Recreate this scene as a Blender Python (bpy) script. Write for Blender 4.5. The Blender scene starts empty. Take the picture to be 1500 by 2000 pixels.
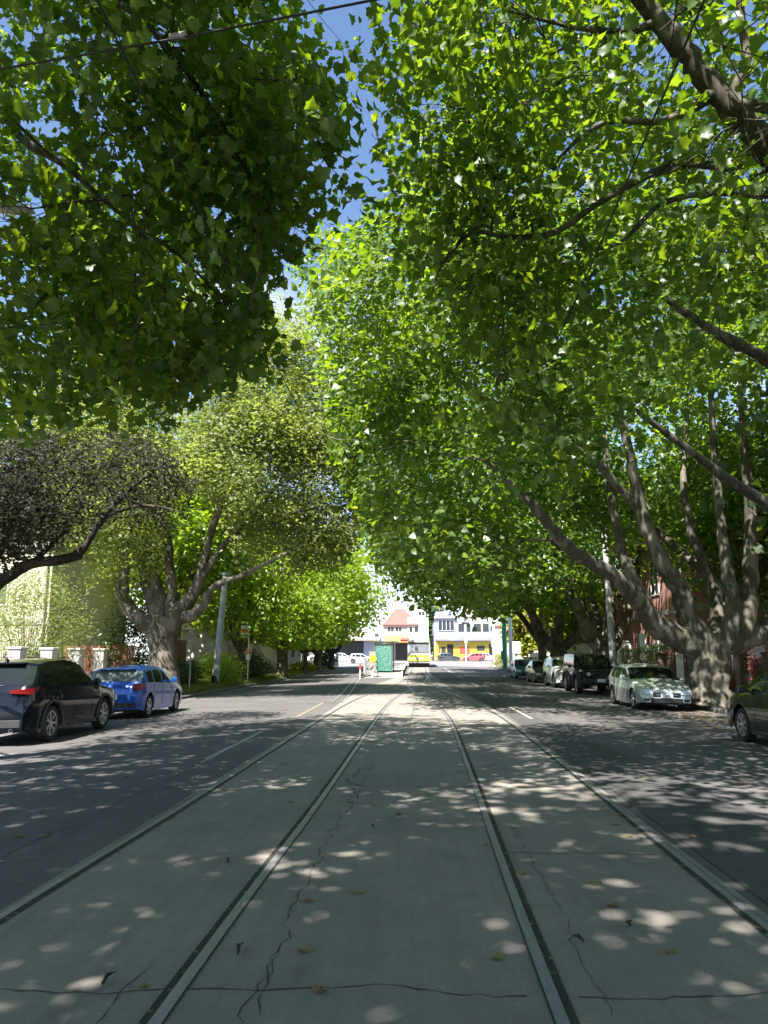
import bpy, bmesh, math, random
import numpy as np
from mathutils import Vector, Matrix
R = math.radians
SC = bpy.context.scene
COL = SC.collection
# ------------------------------------------------------------------ camera
FPX, VX, VY = 1500.0, 806.0, 1280.0            # focal length and vanishing point in photo pixels (1500 x 2000)
CAMZ = 1.60
PITCH = math.atan((VY - 1000) / FPX)
YAW = math.atan((VX - 750) / FPX * math.cos(PITCH))
cam = bpy.data.objects.new('camera', bpy.data.cameras.new('camera'))
COL.objects.link(cam)
cam.location = (0, 0, CAMZ)
cam.rotation_euler = (math.pi / 2 + PITCH, 0, YAW)
cam.data.sensor_fit = 'VERTICAL'; cam.data.sensor_height = 36.0; cam.data.sensor_width = 27.0
cam.data.lens = 36.0 * FPX / 2000.0
cam.data.clip_start = 0.05; cam.data.clip_end = 3000
SC.camera = cam
SC.render.resolution_x = 768; SC.render.resolution_y = 1024
# ------------------------------------------------------------------ sun and sky
SUN_EL, SUN_AZ = R(56), R(207)                  # azimuth from +Y clockwise: behind the camera, to the left
sdir = Vector((math.sin(SUN_AZ) * math.cos(SUN_EL), math.cos(SUN_AZ) * math.cos(SUN_EL), math.sin(SUN_EL)))
sun = bpy.data.objects.new('sun', bpy.data.lights.new('sun', 'SUN'))
COL.objects.link(sun)
sun.data.energy = 5.0; sun.data.angle = R(0.53); sun.data.color = (1.0, 0.94, 0.86)
sun.rotation_euler = sdir.to_track_quat('Z', 'Y').to_euler()
sun.location = (-20, -20, 40)
W = bpy.data.worlds.new('World'); SC.world = W; W.use_nodes = True
nt = W.node_tree; nt.nodes.clear()
def N(t, k, **kw):
    n = t.nodes.new(k)
    for a, b in kw.items():
        if a in n.inputs.keys(): n.inputs[a].default_value = b
        else: setattr(n, a, b)
    return n
sky = N(nt, 'ShaderNodeTexSky'); sky.sky_type = 'NISHITA'; sky.sun_disc = False
sky.sun_elevation = SUN_EL; sky.sun_rotation = SUN_AZ; sky.dust_density = 0.3; sky.ozone_density = 3.0; sky.air_density = 1.0
tc = N(nt, 'ShaderNodeTexCoord')
sep = N(nt, 'ShaderNodeSeparateXYZ'); nt.links.new(tc.outputs['Generated'], sep.inputs[0])
zc = N(nt, 'ShaderNodeMath', operation='MAXIMUM'); nt.links.new(sep.outputs['Z'], zc.inputs[0]); zc.inputs[1].default_value = 0.06
dx = N(nt, 'ShaderNodeMath', operation='DIVIDE'); nt.links.new(sep.outputs['X'], dx.inputs[0]); nt.links.new(zc.outputs[0], dx.inputs[1])
dy = N(nt, 'ShaderNodeMath', operation='DIVIDE'); nt.links.new(sep.outputs['Y'], dy.inputs[0]); nt.links.new(zc.outputs[0], dy.inputs[1])
cmb = N(nt, 'ShaderNodeCombineXYZ'); nt.links.new(dx.outputs[0], cmb.inputs[0]); nt.links.new(dy.outputs[0], cmb.inputs[1]); cmb.inputs[2].default_value = 3.7
nz = N(nt, 'ShaderNodeTexNoise'); nz.inputs['Scale'].default_value = 0.75; nz.inputs['Detail'].default_value = 6; nz.inputs['Roughness'].default_value = 0.55
nt.links.new(cmb.outputs[0], nz.inputs['Vector'])
rmp = N(nt, 'ShaderNodeValToRGB'); rmp.color_ramp.elements[0].position = 0.56; rmp.color_ramp.elements[1].position = 0.72
nt.links.new(nz.outputs['Fac'], rmp.inputs[0])
hz = N(nt, 'ShaderNodeMapRange'); nt.links.new(sep.outputs['Z'], hz.inputs['Value'])
hz.inputs['From Min'].default_value = 0.0; hz.inputs['From Max'].default_value = 0.16; hz.inputs['To Min'].default_value = 0.8; hz.inputs['To Max'].default_value = 0.0
mx_ = N(nt, 'ShaderNodeMath', operation='MAXIMUM'); nt.links.new(rmp.outputs[0], mx_.inputs[0]); nt.links.new(hz.outputs[0], mx_.inputs[1])
mix = N(nt, 'ShaderNodeMixRGB'); nt.links.new(mx_.outputs[0], mix.inputs[0]); nt.links.new(sky.outputs[0], mix.inputs[1]); mix.inputs[2].default_value = (6.5, 6.9, 7.4, 1)
bg = N(nt, 'ShaderNodeBackground'); bg.inputs['Strength'].default_value = 0.078
nt.links.new(mix.outputs[0], bg.inputs[0])
wo = N(nt, 'ShaderNodeOutputWorld'); nt.links.new(bg.outputs[0], wo.inputs[0])
SC.view_settings.view_transform = 'Standard'; SC.view_settings.look = 'None'
SC.view_settings.gamma = 1; SC.view_settings.use_curve_mapping = False
SC.view_settings.exposure = 1.80
SC.render.engine = 'CYCLES'
SC.cycles.max_bounces = 8; SC.cycles.diffuse_bounces = 4; SC.cycles.glossy_bounces = 2; SC.cycles.transmission_bounces = 5
SC.cycles.transparent_max_bounces = 6; SC.cycles.caustics_reflective = False; SC.cycles.caustics_refractive = False
SC.cycles.sample_clamp_indirect = 4
SC.cycles.use_denoising = True
try: SC.cycles.denoiser = 'OPENIMAGEDENOISE'; SC.cycles.denoising_input_passes = 'RGB_ALBEDO_NORMAL'; SC.cycles.denoising_prefilter = 'ACCURATE'
except Exception: pass

# ------------------------------------------------------------------ helpers
_cam_rot = cam.rotation_euler.to_matrix()
def PX(px, py, y):
    """world point on the sight line of photo pixel (px,py) at distance y along the street"""
    d = _cam_rot @ Vector(((px - 750) / FPX, (1000 - py) / FPX, -1))
    t = y / d.y
    return Vector((d.x * t, y, CAMZ + d.z * t))
def GP(px, py, z=0.0):
    d = _cam_rot @ Vector(((px - 750) / FPX, (1000 - py) / FPX, -1))
    t = (z - CAMZ) / d.z
    return Vector((d.x * t, d.y * t, z))
_Ri = np.array(_cam_rot.inverted())
def proj(P):
    P = np.asarray(P) - np.array([0, 0, CAMZ])
    q = P @ _Ri.T
    w = np.where(q[:, 2] < -0.3, -q[:, 2], 1e9)
    return 750 + FPX * q[:, 0] / w, 1000 - FPX * q[:, 1] / w
def rise(y):
    return 0.6 * min(max((y - 60) / 80.0, 0), 1)
def zroad(x, y):
    return -max(abs(x) - 2.9, 0) * 0.026 + rise(y)
def zverge(x, y):
    a = abs(x)
    return zroad(9.4, y) + 0.13 + min(max(a - 9.5, 0), 3) * 0.04

def tag(o, label=None, cat=None, group=None, kind=None):
    if label: o['label'] = label
    if cat: o['category'] = cat
    if group: o['group'] = group
    if kind: o['kind'] = kind
    return o
def empty(name, loc, label, cat, group=None, rz=0):
    o = bpy.data.objects.new(name, None); COL.objects.link(o)
    o.empty_display_size = 0.3
    o.location = loc; o.rotation_euler = (0, 0, rz)
    return tag(o, label, cat, group)
class MB:
    def __init__(s): s.v = []; s.f = []
    def add(s, vs, fs):
        b = len(s.v); s.v += [tuple(v) for v in vs]; s.f += [tuple(i + b for i in f) for f in fs]; return s
    def box(s, x0, x1, y0, y1, z0, z1, bev=0.0):
        if bev > 0:
            b = bev
            pts = []
            for z, i in ((z0, b), (z0 + b, 0), (z1 - b, 0), (z1, b)):
                X0, X1, Y0, Y1 = x0 + i, x1 - i, y0 + i, y1 - i
                c = b if i == 0 else 0.0
                c = b * 0.8
                pts.append([(X0 + c, Y0, z), (X1 - c, Y0, z), (X1, Y0 + c, z), (X1, Y1 - c, z), (X1 - c, Y1, z), (X0 + c, Y1, z), (X0, Y1 - c, z), (X0, Y0 + c, z)])
            vs = sum(pts, []); fs = [tuple(range(7, -1, -1)), tuple(range(24, 32))]
            for k in range(3):
                for i in range(8):
                    j = (i + 1) % 8
                    fs.append((k * 8 + i, k * 8 + j, k * 8 + 8 + j, k * 8 + 8 + i))
            return s.add(vs, fs)
        vs = [(x0, y0, z0), (x1, y0, z0), (x1, y1, z0), (x0, y1, z0), (x0, y0, z1), (x1, y0, z1), (x1, y1, z1), (x0, y1, z1)]
        return s.add(vs, [(3, 2, 1, 0), (4, 5, 6, 7), (0, 1, 5, 4), (1, 2, 6, 5), (2, 3, 7, 6), (3, 0, 4, 7)])
    def tube(s, pts, rs, n=8, cap=True, knob=0.0, rng=None):
        pts = [Vector(p) for p in pts]
        if not hasattr(rs, '__len__'): rs = [rs] * len(pts)
        vs = []; fs = []; nrm = None
        for i, p in enumerate(pts):
            if i == 0: t = pts[1] - p
            elif i == len(pts) - 1: t = p - pts[i - 1]
            else: t = pts[i + 1] - pts[i - 1]
            if t.length < 1e-9: t = Vector((0, 0, 1))
            t.normalize()
            if nrm is None:
                nrm = t.orthogonal().normalized()
            else:
                nrm = nrm - t * nrm.dot(t)
                nrm = nrm.normalized() if nrm.length > 1e-6 else t.orthogonal().normalized()
            bn = t.cross(nrm)
            for k in range(n):
                a = 2 * math.pi * k / n
                r = rs[i] * (1 + (knob * (rng.random() - .5) * 2 if rng else 0))
                vs.append(p + (nrm * math.cos(a) + bn * math.sin(a)) * r)
        for i in range(len(pts) - 1):
            for k in range(n):
                j = (k + 1) % n
                fs.append((i * n + k, i * n + j, (i + 1) * n + j, (i + 1) * n + k))
        if cap:
            fs.append(tuple(range(n - 1, -1, -1))); fs.append(tuple(range((len(pts) - 1) * n, len(pts) * n)))
        return s.add(vs, fs)
    def cyl(s, p0, p1, r0, r1=None, n=12): return s.tube([p0, p1], [r0, r0 if r1 is None else r1], n)
    def lathe(s, prof, n=24, axis='z', c=(0, 0, 0)):
        vs = []; fs = []
        for r, h in prof:
            for k in range(n):
                a = 2 * math.pi * k / n
                p = (r * math.cos(a), r * math.sin(a), h) if axis == 'z' else (h, r * math.cos(a), r * math.sin(a))
                vs.append((p[0] + c[0], p[1] + c[1], p[2] + c[2]))
        for i in range(len(prof) - 1):
            for k in range(n):
                j = (k + 1) % n
                fs.append((i * n + k, i * n + j, (i + 1) * n + j, (i + 1) * n + k))
        return s.add(vs, fs)
    def prism(s, poly, axis, a, b):
        """2D poly extruded along an axis ('x': poly is (y,z); 'y': (x,z); 'z': (x,y))"""
        n = len(poly)
        def mk(p, h): return (h, p[0], p[1]) if axis == 'x' else ((p[0], h, p[1]) if axis == 'y' else (p[0], p[1], h))
        vs = [mk(p, a) for p in poly] + [mk(p, b) for p in poly]
        fs = [tuple(range(n - 1, -1, -1)), tuple(range(n, 2 * n))] + [(i, (i + 1) % n, (i + 1) % n + n, i + n) for i in range(n)]
        return s.add(vs, fs)
    def quad(s, a, b, c, d): return s.add([a, b, c, d], [(0, 1, 2, 3)])
    def build(s, name, mat, parent=None, smooth=False, loc=None, fix=True):
        me = bpy.data.meshes.new(name)
        me.from_pydata(s.v, [], s.f)
        if fix:
            bm = bmesh.new(); bm.from_mesh(me); bmesh.ops.recalc_face_normals(bm, faces=bm.faces); bm.to_mesh(me); bm.free()
        if smooth:
            me.shade_smooth() if hasattr(me, 'shade_smooth') else None
            if smooth != 'full' and hasattr(me, 'set_sharp_from_angle'): me.set_sharp_from_angle(angle=R(38))
        me.materials.append(mat)
        o = bpy.data.objects.new(name, me); COL.objects.link(o)
        if parent: o.parent = parent
        if loc is not None: o.location = loc
        return o
# ------------------------------------------------------------------ materials
def mat(name, col, rough=0.7, metal=0.0, noise=None, bump=0.0, coat=0.0, spec=0.5, emit=None):
    """noise = (scale, colour2, lo, hi[, stretch]) mixes towards colour2; object coordinates"""
    m = bpy.data.materials.new(name); m.use_nodes = True
    t = m.node_tree; b = t.nodes['Principled BSDF']
    b.inputs['Base Color'].default_value = (*col, 1); b.inputs['Roughness'].default_value = rough; b.inputs['Metallic'].default_value = metal
    b.inputs['Coat Weight'].default_value = coat; b.inputs['Coat Roughness'].default_value = 0.03
    b.inputs['Specular IOR Level'].default_value = spec
    if noise:
        sc, c2, lo, hi = noise[:4]
        tcn = N(t, 'ShaderNodeTexCoord'); mp = N(t, 'ShaderNodeMapping')
        if len(noise) > 4: mp.inputs['Scale'].default_value = noise[4]
        n = N(t, 'ShaderNodeTexNoise'); n.inputs['Scale'].default_value = sc; n.inputs['Detail'].default_value = 8; n.inputs['Roughness'].default_value = 0.62
        r = N(t, 'ShaderNodeMapRange'); r.inputs['From Min'].default_value = lo; r.inputs['From Max'].default_value = hi
        mi = N(t, 'ShaderNodeMixRGB'); mi.inputs[1].default_value = (*col, 1); mi.inputs[2].default_value = (*c2, 1)
        t.links.new(tcn.outputs['Object'], mp.inputs[0]); t.links.new(mp.outputs[0], n.inputs['Vector']); t.links.new(n.outputs['Fac'], r.inputs['Value'])
        t.links.new(r.outputs[0], mi.inputs[0]); t.links.new(mi.outputs[0], b.inputs['Base Color'])
        if bump:
            bp = N(t, 'ShaderNodeBump'); bp.inputs['Strength'].default_value = bump; bp.inputs['Distance'].default_value = 0.02
            t.links.new(n.outputs['Fac'], bp.inputs['Height']); t.links.new(bp.outputs[0], b.inputs['Normal'])
    if emit:
        b.inputs['Emission Color'].default_value = (*emit[0], 1); b.inputs['Emission Strength'].default_value = emit[1]
    return m
def ground_mat(name, c1, c2, c3, grain=180, rough=0.85, streak=0.0, speck=0.25):
    m = bpy.data.materials.new(name); m.use_nodes = True
    t = m.node_tree; b = t.nodes['Principled BSDF']; b.inputs['Roughness'].default_value = rough; b.inputs['Specular IOR Level'].default_value = 0.35
    tcn = N(t, 'ShaderNodeTexCoord')
    def noise(s, det=8, ro=.6, stretch=None):
        mp = N(t, 'ShaderNodeMapping'); t.links.new(tcn.outputs['Object'], mp.inputs[0])
        if stretch: mp.inputs['Scale'].default_value = stretch
        n = N(t, 'ShaderNodeTexNoise'); n.inputs['Scale'].default_value = s; n.inputs['Detail'].default_value = det; n.inputs['Roughness'].default_value = ro
        t.links.new(mp.outputs[0], n.inputs['Vector']); return n.outputs['Fac']
    def mr(x, lo, hi, a=0., c=1.):
        r = N(t, 'ShaderNodeMapRange'); t.links.new(x, r.inputs['Value']); r.inputs['From Min'].default_value = lo; r.inputs['From Max'].default_value = hi
        r.inputs['To Min'].default_value = a; r.inputs['To Max'].default_value = c; return r.outputs[0]
    def mixc(f, a, c, mode='MIX'):
        x = N(t, 'ShaderNodeMixRGB'); x.blend_type = mode
        for i, q in enumerate((f, a, c)):
            if isinstance(q, tuple): x.inputs[i].default_value = (*q, 1)
            elif isinstance(q, float): x.inputs[i].default_value = q
            else: t.links.new(q, x.inputs[i])
        return x.outputs[0]
    big = mr(noise(0.55, 6, .6), .42, .58)
    med = mr(noise(3.0, 8, .7), .35, .7)
    st = mr(noise(1.0, 6, .65, (9.0, 0.35, 1.0)), .42, .68)
    c = mixc(big, c1, c2)
    c = mixc(med, c, mixc(0.6, c, c3))
    stn = mr(noise(1.7, 4, .5, (1.6, .5, 1)), .60, .70, 0., .45); c = mixc(stn, c, tuple(v * .6 for v in c3))
    pale = mr(noise(7.0, 6, .75), .62, .74, 0., .45); c = mixc(pale, c, tuple(min(1, v * 1.25) for v in c2))
    if streak: 
        s2 = N(t, 'ShaderNodeMath', operation='MULTIPLY'); t.links.new(st, s2.inputs[0]); s2.inputs[1].default_value = streak
        c = mixc(s2.outputs[0], c, c3)
        cross = mr(noise(1.0, 5, .6, (0.5, 26.0, 1.0)), .48, .7)
        s3 = N(t, 'ShaderNodeMath', operation='MULTIPLY'); t.links.new(cross, s3.inputs[0]); s3.inputs[1].default_value = streak * .6
        c = mixc(s3.outputs[0], c, c3)
    g = noise(grain * .45, 4, .85)
    gv = mr(g, .3, .75, 1 - speck, 1 + speck)
    hs = N(t, 'ShaderNodeHueSaturation'); t.links.new(c, hs.inputs['Color']); t.links.new(gv, hs.inputs['Value'])
    t.links.new(hs.outputs[0], b.inputs['Base Color'])
    bp = N(t, 'ShaderNodeBump'); bp.inputs['Strength'].default_value = 0.45; bp.inputs['Distance'].default_value = 0.006
    t.links.new(g, bp.inputs['Height']); t.links.new(bp.outputs[0], b.inputs['Normal'])
    return m
def leaf_mat(name, ca, cb, cc, trans=0.45, gloss=0.04, rough=0.45, tint=(3.2, 2.75, 0.55)):
    """leaf: colour varies from leaf to leaf by the rnd attribute"""
    m = bpy.data.materials.new(name); m.use_nodes = True
    t = m.node_tree; t.nodes.clear()
    at = N(t, 'ShaderNodeAttribute'); at.attribute_name = 'rnd'
    rp = N(t, 'ShaderNodeValToRGB'); e = rp.color_ramp.elements
    e[0].position = 0; e[0].color = (*ca, 1); e[1].position = 1; e[1].color = (*cc, 1)
    k = e.new(0.5); k.color = (*cb, 1)
    t.links.new(at.outputs['Fac'], rp.inputs[0])
    d = N(t, 'ShaderNodeBsdfDiffuse'); t.links.new(rp.outputs[0], d.inputs[0])
    tr = N(t, 'ShaderNodeBsdfTranslucent')
    g = N(t, 'ShaderNodeMixRGB'); g.blend_type = 'MULTIPLY'; g.inputs[0].default_value = 1.0; t.links.new(rp.outputs[0], g.inputs[1]); g.inputs[2].default_value = (*tint, 1)
    t.links.new(g.outputs[0], tr.inputs[0])
    mx = N(t, 'ShaderNodeMixShader'); mx.inputs[0].default_value = trans
    t.links.new(d.outputs[0], mx.inputs[1]); t.links.new(tr.outputs[0], mx.inputs[2])
    gl = N(t, 'ShaderNodeBsdfGlossy'); gl.inputs['Roughness'].default_value = rough; gl.inputs['Color'].default_value = (.9, .95, 1, 1)
    m2 = N(t, 'ShaderNodeMixShader'); m2.inputs[0].default_value = gloss
    t.links.new(mx.outputs[0], m2.inputs[1]); t.links.new(gl.outputs[0], m2.inputs[2])
    o = N(t, 'ShaderNodeOutputMaterial'); t.links.new(m2.outputs[0], o.inputs[0])
    return m
def bark_mat(name, c1, c2, c3, scale=3.0, stretch=(3, 3, .7), bump=.5):
    m = mat(name, c1, .9, noise=(scale, c2, .4, .62, stretch), bump=bump, spec=.2)
    t = m.node_tree; b = t.nodes['Principled BSDF']
    src = b.inputs['Base Color'].links[0].from_socket
    tcn = N(t, 'ShaderNodeTexCoord'); v = N(t, 'ShaderNodeTexNoise'); v.inputs['Scale'].default_value = 1.3; v.inputs['Detail'].default_value = 5
    mp = N(t, 'ShaderNodeMapping'); mp.inputs['Scale'].default_value = (2, 2, .9)
    t.links.new(tcn.outputs['Object'], mp.inputs[0]); t.links.new(mp.outputs[0], v.inputs['Vector'])
    r = N(t, 'ShaderNodeMapRange'); r.inputs['From Min'].default_value = .50; r.inputs['From Max'].default_value = .55; t.links.new(v.outputs['Fac'], r.inputs['Value'])
    mi = N(t, 'ShaderNodeMixRGB'); t.links.new(r.outputs[0], mi.inputs[0]); t.links.new(src, mi.inputs[1]); mi.inputs[2].default_value = (*c3, 1)
    t.links.new(mi.outputs[0], b.inputs['Base Color'])
    return m
def brick_mat(name, c1, c2, mortar, scale=1.0):
    m = bpy.data.materials.new(name); m.use_nodes = True
    t = m.node_tree; b = t.nodes['Principled BSDF']; b.inputs['Roughness'].default_value = .9
    tcn = N(t, 'ShaderNodeTexCoord'); mp = N(t, 'ShaderNodeMapping'); 
    s = N(t, 'ShaderNodeSeparateXYZ'); a = N(t, 'ShaderNodeMath', operation='ADD'); c = N(t, 'ShaderNodeCombineXYZ')
    t.links.new(tcn.outputs['Object'], s.inputs[0]); t.links.new(s.outputs['X'], a.inputs[0]); t.links.new(s.outputs['Y'], a.inputs[1])
    t.links.new(a.outputs[0], c.inputs[0]); t.links.new(s.outputs['Z'], c.inputs[1])
    k = N(t, 'ShaderNodeTexBrick'); k.inputs['Scale'].default_value = scale; k.inputs['Color1'].default_value = (*c1, 1); k.inputs['Color2'].default_value = (*c2, 1)
    k.inputs['Mortar'].default_value = (*mortar, 1); k.inputs['Mortar Size'].default_value = 0.012; k.inputs['Brick Width'].default_value = .24; k.inputs['Row Height'].default_value = .086
    t.links.new(c.outputs[0], k.inputs['Vector']); t.links.new(k.outputs[0], b.inputs['Base Color'])
    return m
M = {}
M['asphalt'] = ground_mat('asphalt', (.105, .099, .100), (.130, .122, .120), (.08, .077, .081), grain=140, speck=.35)
M['concrete'] = ground_mat('concrete slab', (.24, .220, .196), (.295, .265, .235), (.175, .162, .146), grain=90, streak=.45, speck=.18)
M['patch'] = ground_mat('asphalt patch', (.075, .072, .074), (.09, .086, .086), (.06, .06, .062), grain=140, speck=.3)
M['kerb'] = ground_mat('bluestone kerb', (.13, .13, .13), (.18, .175, .165), (.08, .08, .08), grain=60)
M['path'] = ground_mat('footpath', (.30, .29, .27), (.36, .34, .31), (.22, .21, .2), grain=90)
M['soil'] = ground_mat('verge soil', (.10, .085, .055), (.09, .10, .04), (.16, .12, .08), grain=30, rough=.95, speck=.5)
M['earth'] = ground_mat('earth', (.12, .11, .07), (.09, .11, .05), (.15, .12, .08), grain=10, rough=.95)
M['far_road'] = ground_mat('far road', (.20, .19, .188), (.24, .225, .22), (.16, .158, .155), grain=90)
M['paint_white'] = mat('road paint', (.42, .41, .38), .7, noise=(18, (.16, .155, .15), .42, .58))
M['paint_yellow'] = mat('yellow road paint', (.27, .225, .12), .7, noise=(18, (.15, .14, .12), .40, .58))
M['crack'] = mat('crack filler', (.055, .05, .045), .9)
M['joint'] = mat('slab joint', (.05, .048, .045), .9, noise=(9, (.12, .115, .11), .45, .6))
M['rail'] = mat('rail steel', (.25, .25, .275), .36, .0, noise=(12, (.17, .17, .185), .4, .7, (3, .3, 1)))
M['groove'] = mat('rail groove grit', (.03, .028, .022), .95, noise=(14, (.26, .20, .09), .58, .66))
M['bark_plane'] = bark_mat('plane tree bark', (.115, .105, .085), (.060, .053, .042), (.18, .165, .135), 5.0)
M['bark_rough'] = bark_mat('rough grey bark', (.13, .115, .09), (.055, .048, .038), (.17, .15, .12), 6.0, (4, 4, .5), .9)
M['bark_dark'] = bark_mat('dark bark', (.05, .043, .035), (.025, .022, .018), (.07, .06, .05), 6.0)
M['leaf_plane'] = leaf_mat('plane tree leaf', (.045, .10, .018), (.078, .145, .022), (.135, .205, .028), .54)
M['leaf_elm'] = leaf_mat('elm leaf', (.16, .20, .065), (.19, .235, .08), (.24, .28, .11), .55, .02, .5, (1.9, 1.9, .75))
M['leaf_dark'] = leaf_mat('dark olive leaf', (.040, .044, .030), (.050, .052, .037), (.064, .064, .048), .4, .01, .5, (1.4, 1.35, .9))
M['leaf_bright'] = leaf_mat('bright young leaf', (.11, .19, .02), (.16, .25, .025), (.22, .31, .035), .55, .03, .45, (2.6, 2.3, .6))
M['leaf_feather'] = leaf_mat('feathery pale leaf', (.13, .19, .05), (.19, .25, .08), (.26, .27, .12), .45, .03, .5, (1.9, 1.8, .7))
M['leaf_bush'] = leaf_mat('dark shrub leaf', (.03, .06, .02), (.05, .09, .03), (.08, .12, .035), .35)
M['leaf_yellow'] = leaf_mat('yellow green leaf', (.16, .22, .02), (.24, .27, .03), (.33, .30, .04), .5, .03, .5, (2.0, 1.9, .6))
M['leaf_red'] = leaf_mat('red flower', (.05, .08, .03), (.35, .06, .05), (.45, .28, .20), .3, .03, .5, (1.2, 1, 1))
M['grass'] = leaf_mat('grass blade', (.08, .13, .03), (.13, .17, .05), (.26, .24, .12), .4, .04)
M['litter'] = leaf_mat('fallen leaf', (.16, .09, .05), (.22, .14, .08), (.20, .20, .07), .2, .03)
M['metal_grey'] = mat('galvanised steel', (.42, .43, .44), .5, .4, noise=(8, (.33, .34, .35), .4, .6, (1, 1, .3)))
M['pole_paint'] = mat('pale grey pole paint', (.50, .51, .54), .6, noise=(6, (.38, .38, .40), .4, .65, (2, 2, .4)))
M['pole_white'] = mat('white pole paint', (.74, .74, .74), .5)
M['pole_green'] = mat('green pole paint', (.04, .30, .20), .5)
M['black'] = mat('black plastic', (.012, .012, .013), .5)
M['rubber'] = mat('tyre rubber', (.018, .018, .018), .85)
M['alloy'] = mat('alloy wheel', (.55, .56, .57), .3, .8)
M['disc'] = mat('brake disc', (.05, .05, .05), .6, .5)
M['glass'] = mat('car window glass', (.010, .014, .013), .05, 0, spec=.45)
M['glass_pale'] = mat('rear glass with painted reflection', (.10, .12, .10), .06, 0, spec=.5)  # pale reflection and view through the pane put into the base colour
M['lamp'] = mat('headlight glass', (.55, .57, .58), .08, .3, coat=1)
M['red_lamp'] = mat('tail light', (.12, .005, .005), .2, spec=.3)
M['plate'] = mat('number plate', (.75, .76, .74), .4)
M['chrome'] = mat('chrome', (.7, .7, .7), .12, 1)
M['trim'] = mat('grey plastic trim', (.035, .035, .037), .6)
M['wire'] = mat('wire', (.015, .015, .015), .5)
M['window'] = mat('window glass', (.05, .06, .07), .08, 0, spec=.8)
def paint(name, c, metal=.15, rough=.28, coat=.5, spec=.4): return mat(name, c, rough, metal, coat=coat, spec=spec, noise=(300, tuple(x * 1.15 for x in c), .4, .6))
# ------------------------------------------------------------------ vegetation
def leaf_tmpl(kind):
    """flat template: vertices (k,3) in leaf space (x across, y along), triangles"""
    if kind == 'plane':        # five-lobed leaf, cupped
        out = [(0, 0), (.26, -.10), (.34, .06), (.60, .10), (.50, .30), (.62, .55), (.34, .62), (.20, .74), (0, 1.0), (-.20, .74), (-.34, .62), (-.62, .55), (-.50, .30), (-.60, .10), (-.34, .06), (-.26, -.10)]
        v = [(x * .95, y, .34 * abs(x) - .32 * (y - .3) ** 2) for x, y in out] + [(0, .32, -.03)]
        n = len(out); f = [(i, (i + 1) % n, n) for i in range(n)]
    elif kind == 'plane_lo':
        out = [(0, 0), (.55, .05), (.40, .45), (.35, .62), (0, 1.0), (-.35, .62), (-.40, .45), (-.55, .05)]
        out = [(0, 0), (.58, .08), (.38, .60), (0, 1.0), (-.38, .60), (-.58, .08)]
        v = [(x, y, .22 * abs(x)) for x, y in out]
        f = [(0, 1, 2), (0, 2, 3), (0, 3, 4), (0, 4, 5)]
    elif kind == 'oval':
        v = [(0, 0, 0), (.3, .45, .08), (0, 1, 0), (-.3, .45, .08)]
        f = [(0, 1, 2), (0, 2, 3)]
    elif kind == 'long':
        v = [(0, 0, 0), (.10, .4, .02), (0, 1, -.12), (-.10, .4, .02)]
        f = [(0, 1, 2), (0, 2, 3)]
    elif kind == 'blade':
        v = [(.05, 0, 0), (.035, .55, .06), (0, 1, .28), (-.05, 0, 0)]
        f = [(0, 1, 2), (0, 2, 3)]
    return np.array(v, float), np.array(f, int)
def leaves_mesh(name, P, size, kind, material, rng, parent=None, droop=.35, up=None, loc=(0, 0, 0), rndc=None, nrm=None):
    tv, tf = leaf_tmpl(kind); n = len(P); k = len(tv)
    if n == 0: return None
    # along direction: outward random, drooping; normal: roughly up with wide scatter
    a = rng.normal(size=(n, 3)); a[:, 2] = a[:, 2] * .6 - droop
    if up is not None: a = rng.normal(size=(n, 3)) * .35 + np.array([0, 0, 1.0]) * up
    a /= np.linalg.norm(a, axis=1)[:, None]
    nn = rng.normal(size=(n, 3)) * .75 + np.array([0, 0, .75]) if nrm is None else nrm + rng.normal(size=(n, 3)) * .42
    if nrm is not None: a = a - nrm * ((a * nrm).sum(1) * .6)[:, None]; a /= np.linalg.norm(a, axis=1)[:, None] + 1e-9
    nn -= a * (a * nn).sum(1)[:, None]; nn /= np.linalg.norm(nn, axis=1)[:, None] + 1e-9
    b = np.cross(a, nn)
    s = size * rng.uniform(.45, 1.25, size=n)
    V = P[:, None, :] + s[:, None, None] * (tv[None, :, 0, None] * b[:, None, :] + tv[None, :, 1, None] * a[:, None, :] + tv[None, :, 2, None] * nn[:, None, :])
    F = (tf[None] + (np.arange(n) * k)[:, None, None]).reshape(-1)
    V = V.reshape(-1, 3) - np.array(loc)
    me = bpy.data.meshes.new(name)
    me.vertices.add(n * k); me.vertices.foreach_set('co', V.astype(np.float32).ravel())
    nf = n * len(tf)
    me.loops.add(nf * 3); me.loops.foreach_set('vertex_index', F.astype(np.int32))
    me.polygons.add(nf); me.polygons.foreach_set('loop_start', (np.arange(nf) * 3).astype(np.int32))
    try: me.polygons.foreach_set('loop_total', np.full(nf, 3, np.int32))
    except Exception: pass
    me.update(calc_edges=True)
    at = me.attributes.new('rnd', 'FLOAT', 'POINT')
    r = np.clip(rng.uniform(0, 1, n) * .6 + (rndc if rndc is not None else rng.uniform(0, 1, n)) * .4, 0, 1)
    at.data.foreach_set('value', np.repeat(r, k).astype(np.float32))
    me.materials.append(material)
    o = bpy.data.objects.new(name, me); COL.objects.link(o)
    if parent: o.parent = parent
    return o
def bez(a, b, bulge, n):
    m = (a + b) * .5 + bulge
    return [a * (1 - t) ** 2 + m * 2 * t * (1 - t) + b * t * t for t in [i / n for i in range(n + 1)]]
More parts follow.
